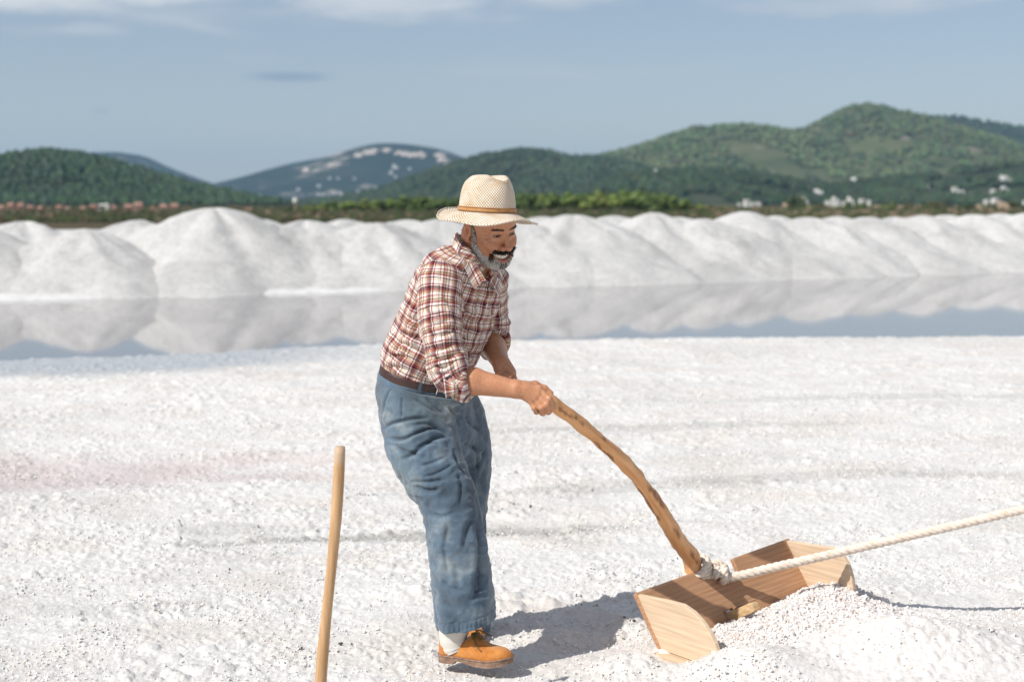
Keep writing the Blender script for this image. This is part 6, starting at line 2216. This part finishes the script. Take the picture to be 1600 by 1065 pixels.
# back board with a notch at the top and a mortise for the handle's tenon
def on_plane(pts, origin, X, Y):
    """Local (x, y) where the sight lines of photograph pixels meet the plane through origin spanned by X, Y."""
    N_ = np.cross(X, Y); out = []
    c0 = np.array([0, 0, CAMZ])
    for px, py in pts:
        d = W(px, py, 1.0) - c0
        q = c0 + d * ((origin - c0) @ N_) / (d @ N_)
        out.append(((q - origin) @ X, (q - origin) @ Y))
    return out


nx0, nx1 = .475 * LEN, .605 * LEN
hole_c = on_plane([(1143, 963)], B_L, ex, _lv)[0]
ol = [(0, -.012), (LEN, -.012), (LEN, BH), (nx1 + .006, BH + .000), (nx1, BH - .058), (nx0 + .012, BH - .060), (nx0, BH), (0, BH)]
hl = [(hole_c[0] - .0235, max(.004, hole_c[1] - .027)), (hole_c[0] - .0235, hole_c[1] + .027), (hole_c[0] + .026, hole_c[1] + .029), (hole_c[0] + .026, max(.004, hole_c[1] - .027))]
slab('back_board', ol, BT, M_BOARD, B_L - _fw * BT, ex, _lv, _fw, [hl])


sk = _lean[0] / _lean[1]
PX_, PY_ = nrm(ey), nrm(ez); PZ_ = np.cross(PX_, PY_)
PT = .019
rim = on_plane([(1125, 1043), (1122, 1026), (1116, 1006), (1107, 988), (1095, 971), (1081, 956), (1065, 945), (1038, 938), (1010, 934)], B_L, PX_, PY_)
hb = rim[-1][1]
out_l = [(-.002, -.006), (rim[0][0] - .002, min(-.006, rim[0][1] - .01))] + rim[:-1] + [(sk * hb, hb)]
nrm_side = 1 if PZ_ @ ex > 0 else -1
slab('side_board', out_l, PT, M_PANEL, B_L + ex * .003, PX_, PY_, PZ_ * 1.0) if nrm_side > 0 else slab('side_board', out_l, PT, M_PANEL, B_L + ex * (.003 + PT), PX_, PY_, PZ_)
OR = B_R - ex * (.004 + PT)
rim2 = on_plane([(1334, 938), (1333, 920), (1330, 900), (1325, 884), (1317, 869), (1308, 860), (1298, 855), (1268, 851), (1241, 848)], OR, PX_, PY_)
hb = rim2[-1][1]
out_r = [(-.002, -.05), (rim2[0][0], -.05)] + rim2[:-1] + [(sk * hb, hb)]
slab('side_board', out_r, PT, M_PANEL, OR + (ex * PT if nrm_side < 0 else 0), PX_, PY_, PZ_)
# skid under the left end, rounded at its nose
sko = [(-.035, 0), (.19, 0)] + [(.19 + .075 * math.sin(a), .035 - .035 * math.cos(a)) for a in np.linspace(.2, math.pi - .2, 9)] + [(.19, .07), (-.035, .07)]
M_SKID = wood('weathered_pine', (.42, .29, .18), (.58, .44, .30), (.70, .57, .42), 'X', .8)
slab('base_plank', sko, .028, M_SKID, B_L - ex * .032 - ez * .036 + ey * .01, nrm(ey), ex, nrm(np.cross(ey, ex)) * 1.0)

# ---- the handle: a bent branch ------------------------------------------
hp_ = [(846, 617, -.232, .0205), (858, 625, -.222, .0212), (880, 642, -.195, .0218), (912, 667, -.145, .0222), (945, 694, -.085, .0228), (975, 722, -.02, .0236), (1001, 753, .055, .0246), (1025, 787, .135, .0262),
       (1047, 823, .225, .0285), (1066, 853, .30, .0305), (1082, 877, .365, .0315)]
rows = [np.append(P(x, y, d), r) for x, y, d, r in hp_]
hc_ = B_L + ex * (hole_c[0] - .001) + _lv * hole_c[1]
rows.append(np.append(hc_ - _fw * .085 + _lv * .075 - ex * .045, .0315))
rows.append(np.append(hc_ - _fw * (BT + .012) + _lv * .012 - ex * .006, .0285))
k = spline(np.array(rows), 110)
v, f = tube(k[:, :3], k[:, 3], 26)
nv = len(v)
qn = nrm(v - np.concatenate([np.repeat(k[:, :3], 26, 0), k[[0, -1], :3]]))
v = v + qn * ((vn3(v, 22, 30) - .5) * .0085 + (vn3(v * 1.0, 60, 31) - .5) * .0028)[:, None]
v[-2] = k[0, :3]; v[-1] = k[-1, :3]
M_BRANCH = Mat('peeled_branch', .42, (.55, .30, .13), .35)
uvn = M_BRANCH.n('ShaderNodeUVMap'); uvn.uv_map = 'UVMap'
mp = M_BRANCH.n('ShaderNodeMapping'); mp.inputs['Scale'].default_value = (1.0, .12, 1); M_BRANCH.l(uvn.outputs[0], mp.inputs[0])
st_ = M_BRANCH.noise(mp.outputs[0], 42, 5, .6, .4)
pos = M_BRANCH.coord('Position')
big = M_BRANCH.noise(pos, 9, 4, .6)
c = M_BRANCH.ramp(st_, [(.28, (.50, .22, .085)), (.5, (.67, .34, .145)), (.72, (.74, .45, .235))])
c = M_BRANCH.mix(M_BRANCH.ramp(big, [(.55, 0.0), (.75, .35)]), c, (.50, .22, .07))
c = M_BRANCH.mix(1.0, c, M_BRANCH.attr(), 'MULTIPLY')
M_BRANCH.color(c); M_BRANCH.bump(st_, .3, .003)
handle = mesh('handle', v, f, M_BRANCH.m, scraper)
arc = np.concatenate([[0], np.cumsum(np.linalg.norm(np.diff(k[:, :3], axis=0), axis=1))])
set_uv(handle, np.vstack([np.stack([np.tile(np.linspace(0, .19, 26), 110), np.repeat(arc, 26)], -1), [[0, 0], [0, 1]]]))
hx_, hy_ = to_px(v)
bark = np.ones((nv, 3))
n_ = vn3(v, 70, 33)
for pts, w in (([(874, 638), (892, 650), (908, 660)], 2.6), ([(900, 652), (912, 662)], 3.2), ([(930, 690), (938, 696)], 2.6), ([(934, 698), (948, 708), (958, 718)], 2.2), ([(943, 683), (948, 687)], 2.2),
               ([(1016, 762), (1024, 772), (1036, 790)], 4.0), ([(1052, 823), (1056, 829), (1062, 840)], 3.2), ([(1053, 825), (1056, 830)], 3.0), ([(1080, 864), (1090, 878)], 2.6), ([(996, 762), (1010, 782), (1030, 812)], 1.6), ([(856, 620), (861, 625)], 3.4)):
    d, s_, t_ = polyline_d(hx_, hy_, spline(pts, 12))
    kk = smooth(1.05, .30, d / w + (n_ - .5) * 1.9) * .85
    bark = bark * (1 - kk[:, None]) + np.array([.30, .22, .17]) * kk[:, None]
set_col(handle, bark)
v2_ = v + qn * 0
# dark knot hole
d, s_, t_ = polyline_d(hx_, hy_, [(1053, 826), (1058, 833)])
# tenon: the squared end that comes through the mortise
tz0 = hc_ - _fw * (BT + .02) + _lv * .004; td = nrm(_fw * .93 - _lv * .05 + ex * .10)
prt_o = []
tw_, th_ = .0235, .0215
for i, s in enumerate(np.linspace(0, .165, 9)):
    c0 = tz0 + td * s
    a = 1 - .10 * (s / .165) - (.25 if i == 8 else 0)
    ring = []
    for (u, w_) in ((-1, -1), (0, -1.12), (1, -1), (1.10, 0), (1, 1), (0, 1.08), (-1, 1), (-1.08, 0)):
        jit = (vn3(np.array([[u * 3 + i, w_ * 3, s * 20]]), 1.0, 35)[0] - .5) * .12
        ring.append(c0 + ex * (tw_ * u * a * (.86 + jit)) + _lv * (th_ * w_ * a * (.86 + jit)))
    prt_o.append(ring)
tv2 = np.array(prt_o).reshape(-1, 3)
tf2 = [grid_faces(9, 8, True), np.array([[64 + (7 - i) for i in range(8)]])]
M_TENON = wood('hewn_end', (.40, .25, .12), (.60, .41, .22), (.72, .55, .34), 'Y', .7)
tn = mesh('tenon', tv2, tf2, M_TENON, scraper, smooth=False)
# split in the tenon: a thin dark strip stands for its shade
v, f = tube(np.array([tz0 + td * s + _lv * (th_ * .93) + ex * (.004 + .012 * s / .16) for s in np.linspace(.04, .16, 10)]), np.interp(np.linspace(0, 1, 10), [0, .3, 1], [.0006, .0018, .0012]), 5)
mesh('split', v, f, Mat('split_shadow', .9, (.10, .055, .03)).m, tn)
# nail heads in the side boards, crack in the far one
M_NAIL = Mat('nail', .6, (.12, .10, .09))
for q in (B_R + ez * .19 + ey * .055,):
    pl = spline(np.array([q + ey * .0 + ez * .02, q + ey * .006 + ez * .004, q + ey * .016 - ez * .012, q + ey * .018 - ez * .022]), 8) - ex * .0245 + ey * (-.07) * 0
    v, f = tube(pl - ey * .115 * 0, .0016, 5)

# =================================================================== ROPE
def rope_strands(path, rad, pitch, n=3, seg=8, start=0.0):
    path = np.asarray(path, float)
    L = np.concatenate([[0], np.cumsum(np.linalg.norm(np.diff(path, axis=0), axis=1))])
    T = nrm(np.gradient(path, axis=0))
    A = np.zeros_like(path); a = nrm(np.cross(T[0], [0.2, 0.1, 1.0]))
    for i in range(len(path)):
        a = nrm(a - T[i] * (a @ T[i])); A[i] = a
    Bq = np.cross(T, A)
    out = []
    for k in range(n):
        ph = start + 2 * np.pi * (k / n + L / pitch)
        c = path + rad * .50 * (np.cos(ph)[:, None] * A + np.sin(ph)[:, None] * Bq)
        out.append(tube(c, rad * .56, seg))
    return out


M_ROPE = Mat('cotton_rope', .9, (.74, .64, .52), .15)
pos = M_ROPE.coord('Position')
M_ROPE.color(M_ROPE.ramp(M_ROPE.noise(pos, 45, 4, .6), [(.3, (.60, .49, .39)), (.5, (.72, .62, .525)), (.7, (.78, .70, .62))]))
M_ROPE.bump(M_ROPE.noise(pos, 900, 3, .7), .5, .0015)
RD = .0168
kn = P(1128, 902, .285)
way = [P(1128, 903, .37), P(1160, 898, .37), P(1200, 888, .37), P(1300, 865, .36), P(1420, 837, .35), P(1520, 814, .34), P(1600, 795, .33), P(1750, 762, .30)]
far_ = np.array([way[-1] + (way[-1] - way[-2]) * s for s in (1.5, 3.2, 5.5)])
rp = spline(np.vstack([way, far_]), 420)
v, f = join(rope_strands(rp, RD, .075, seg=8))
rope = mesh('rope', v, f, M_ROPE.m)
props(rope, 'thick twisted white cotton rope knotted to the scraper and pulled away to the right', 'rope')
# the hitch: two turns round the handle and an overhand knot in the notch
hd = nrm(P(1092, 890, .40) - P(1060, 845, .28))
hc0 = P(1089, 887, .385)
h1 = nrm(np.cross(hd, [0, 0, 1.0])); h2 = np.cross(hd, h1)
loops = []
tt = np.linspace(-.6, 4 * np.pi + .8, 96)
hel = hc0 + hd * (-.018 + .036 * (tt / (4 * np.pi)))[:, None] + .045 * (np.cos(tt)[:, None] * h1 + np.sin(tt)[:, None] * h2)
loops += rope_strands(hel, .0150, .06)
kc = P(1132, 898, .372)
pd = nrm(rp[12] - rp[0]); k1 = nrm(np.cross(pd, [0, 0, 1.0])); k2 = np.cross(k1, pd)
tt = np.linspace(0, 3.5 * np.pi, 90)
ov = kc + pd * (-.030 + .046 * tt / (3.5 * np.pi))[:, None] + .0255 * (np.cos(tt)[:, None] * k1 + np.sin(tt)[:, None] * k2) + k2 * .004
loops += rope_strands(ov, .0150, .06)
lnk = spline(np.array([hel[-1], hel[-1] + hd * .02 + k2 * .01, kc - pd * .055 + k2 * .004, kc - pd * .03]), 30)
loops += rope_strands(lnk, .0150, .06)
end = spline(np.array([kc + k2 * .01, kc + k2 * .034 - pd * .004, kc + k2 * .050 - pd * .020, kc + k2 * .046 - pd * .036]), 26)
loops += rope_strands(end, .0135, .06)
v, f = join(loops)
mesh('knot', v, f, M_ROPE.m, rope)

# =================================================================== POLE IN FRONT
pd_y = 4.0
pt, pb = W(531.5, 697, pd_y), W(503, 1066, pd_y - .03)
pdv = nrm(pb - pt)
foot_z = float(surf_z(pb[0], pb[1])) - .08 if 'surf_z' in globals() else -.05
pl = (pt[2] - foot_z) / -pdv[2]
kk = np.linspace(0, 1, 40)
cen = pt + pdv * (pl * kk)[:, None] + np.array([1, 0, 0]) * (.004 * np.sin(kk * 7))[:, None]
rr = .0152 + .0012 * np.sin(kk * 11) + .0012 * kk; rr[0] *= .93
v, f = tube(cen, rr, 20)
M_POLE = Mat('turned_pole', .55, (.45, .27, .13), .3)
vv = M_POLE.coord('Object', (30, 30, 2.5))
c = M_POLE.ramp(M_POLE.noise(vv, 1.6, 5, .6, .6), [(.28, (.36, .20, .085)), (.5, (.50, .305, .155)), (.72, (.60, .40, .23))])
pz = M_POLE.n('ShaderNodeSeparateXYZ'); M_POLE.l(M_POLE.coord('Position'), pz.inputs[0])
top = M_POLE.ramp(pz.outputs['Z'], [(pt[2] - .06, 0.0), (pt[2] - .035, 1.0)]) if pt[2] < 1 else None
if top is not None: c = M_POLE.mix(M_POLE.math('MULTIPLY', top, .55), c, (.52, .42, .31))
M_POLE.color(c); M_POLE.bump(M_POLE.noise(vv, 4, 3), .2, .002)
pole = mesh('pole', v, f, M_POLE.m)
props(pole, 'plain light brown wooden pole standing upright in the salt in front of the man', 'pole')

# =================================================================== HAZE (one closed box round everything, sky outside)
hv = bpy.data.materials.new('haze')
hv.use_nodes = True
hv.node_tree.nodes.clear()
ho = hv.node_tree.nodes.new('ShaderNodeOutputMaterial')
hp = hv.node_tree.nodes.new('ShaderNodeVolumePrincipled')
hp.inputs['Color'].default_value = (0.42, 0.70, 1.0, 1)
hp.inputs['Density'].default_value = 0.000085
hp.inputs['Anisotropy'].default_value = 0.2
hv.node_tree.links.new(hp.outputs[0], ho.inputs['Volume'])
x0, x1, y0, y1, z0, z1 = -9500.0, 9500.0, -60.0, 12000.0, -12.0, 420.0
hb = np.array([[x, y, z] for x in (x0, x1) for y in (y0, y1) for z in (z0, z1)])
hf = np.array([[0, 1, 3, 2], [4, 6, 7, 5], [0, 4, 5, 1], [2, 3, 7, 6], [0, 2, 6, 4], [1, 5, 7, 3]])
haze = mesh('haze', hb, hf, hv, smooth=False)
props(haze, kind='stuff')
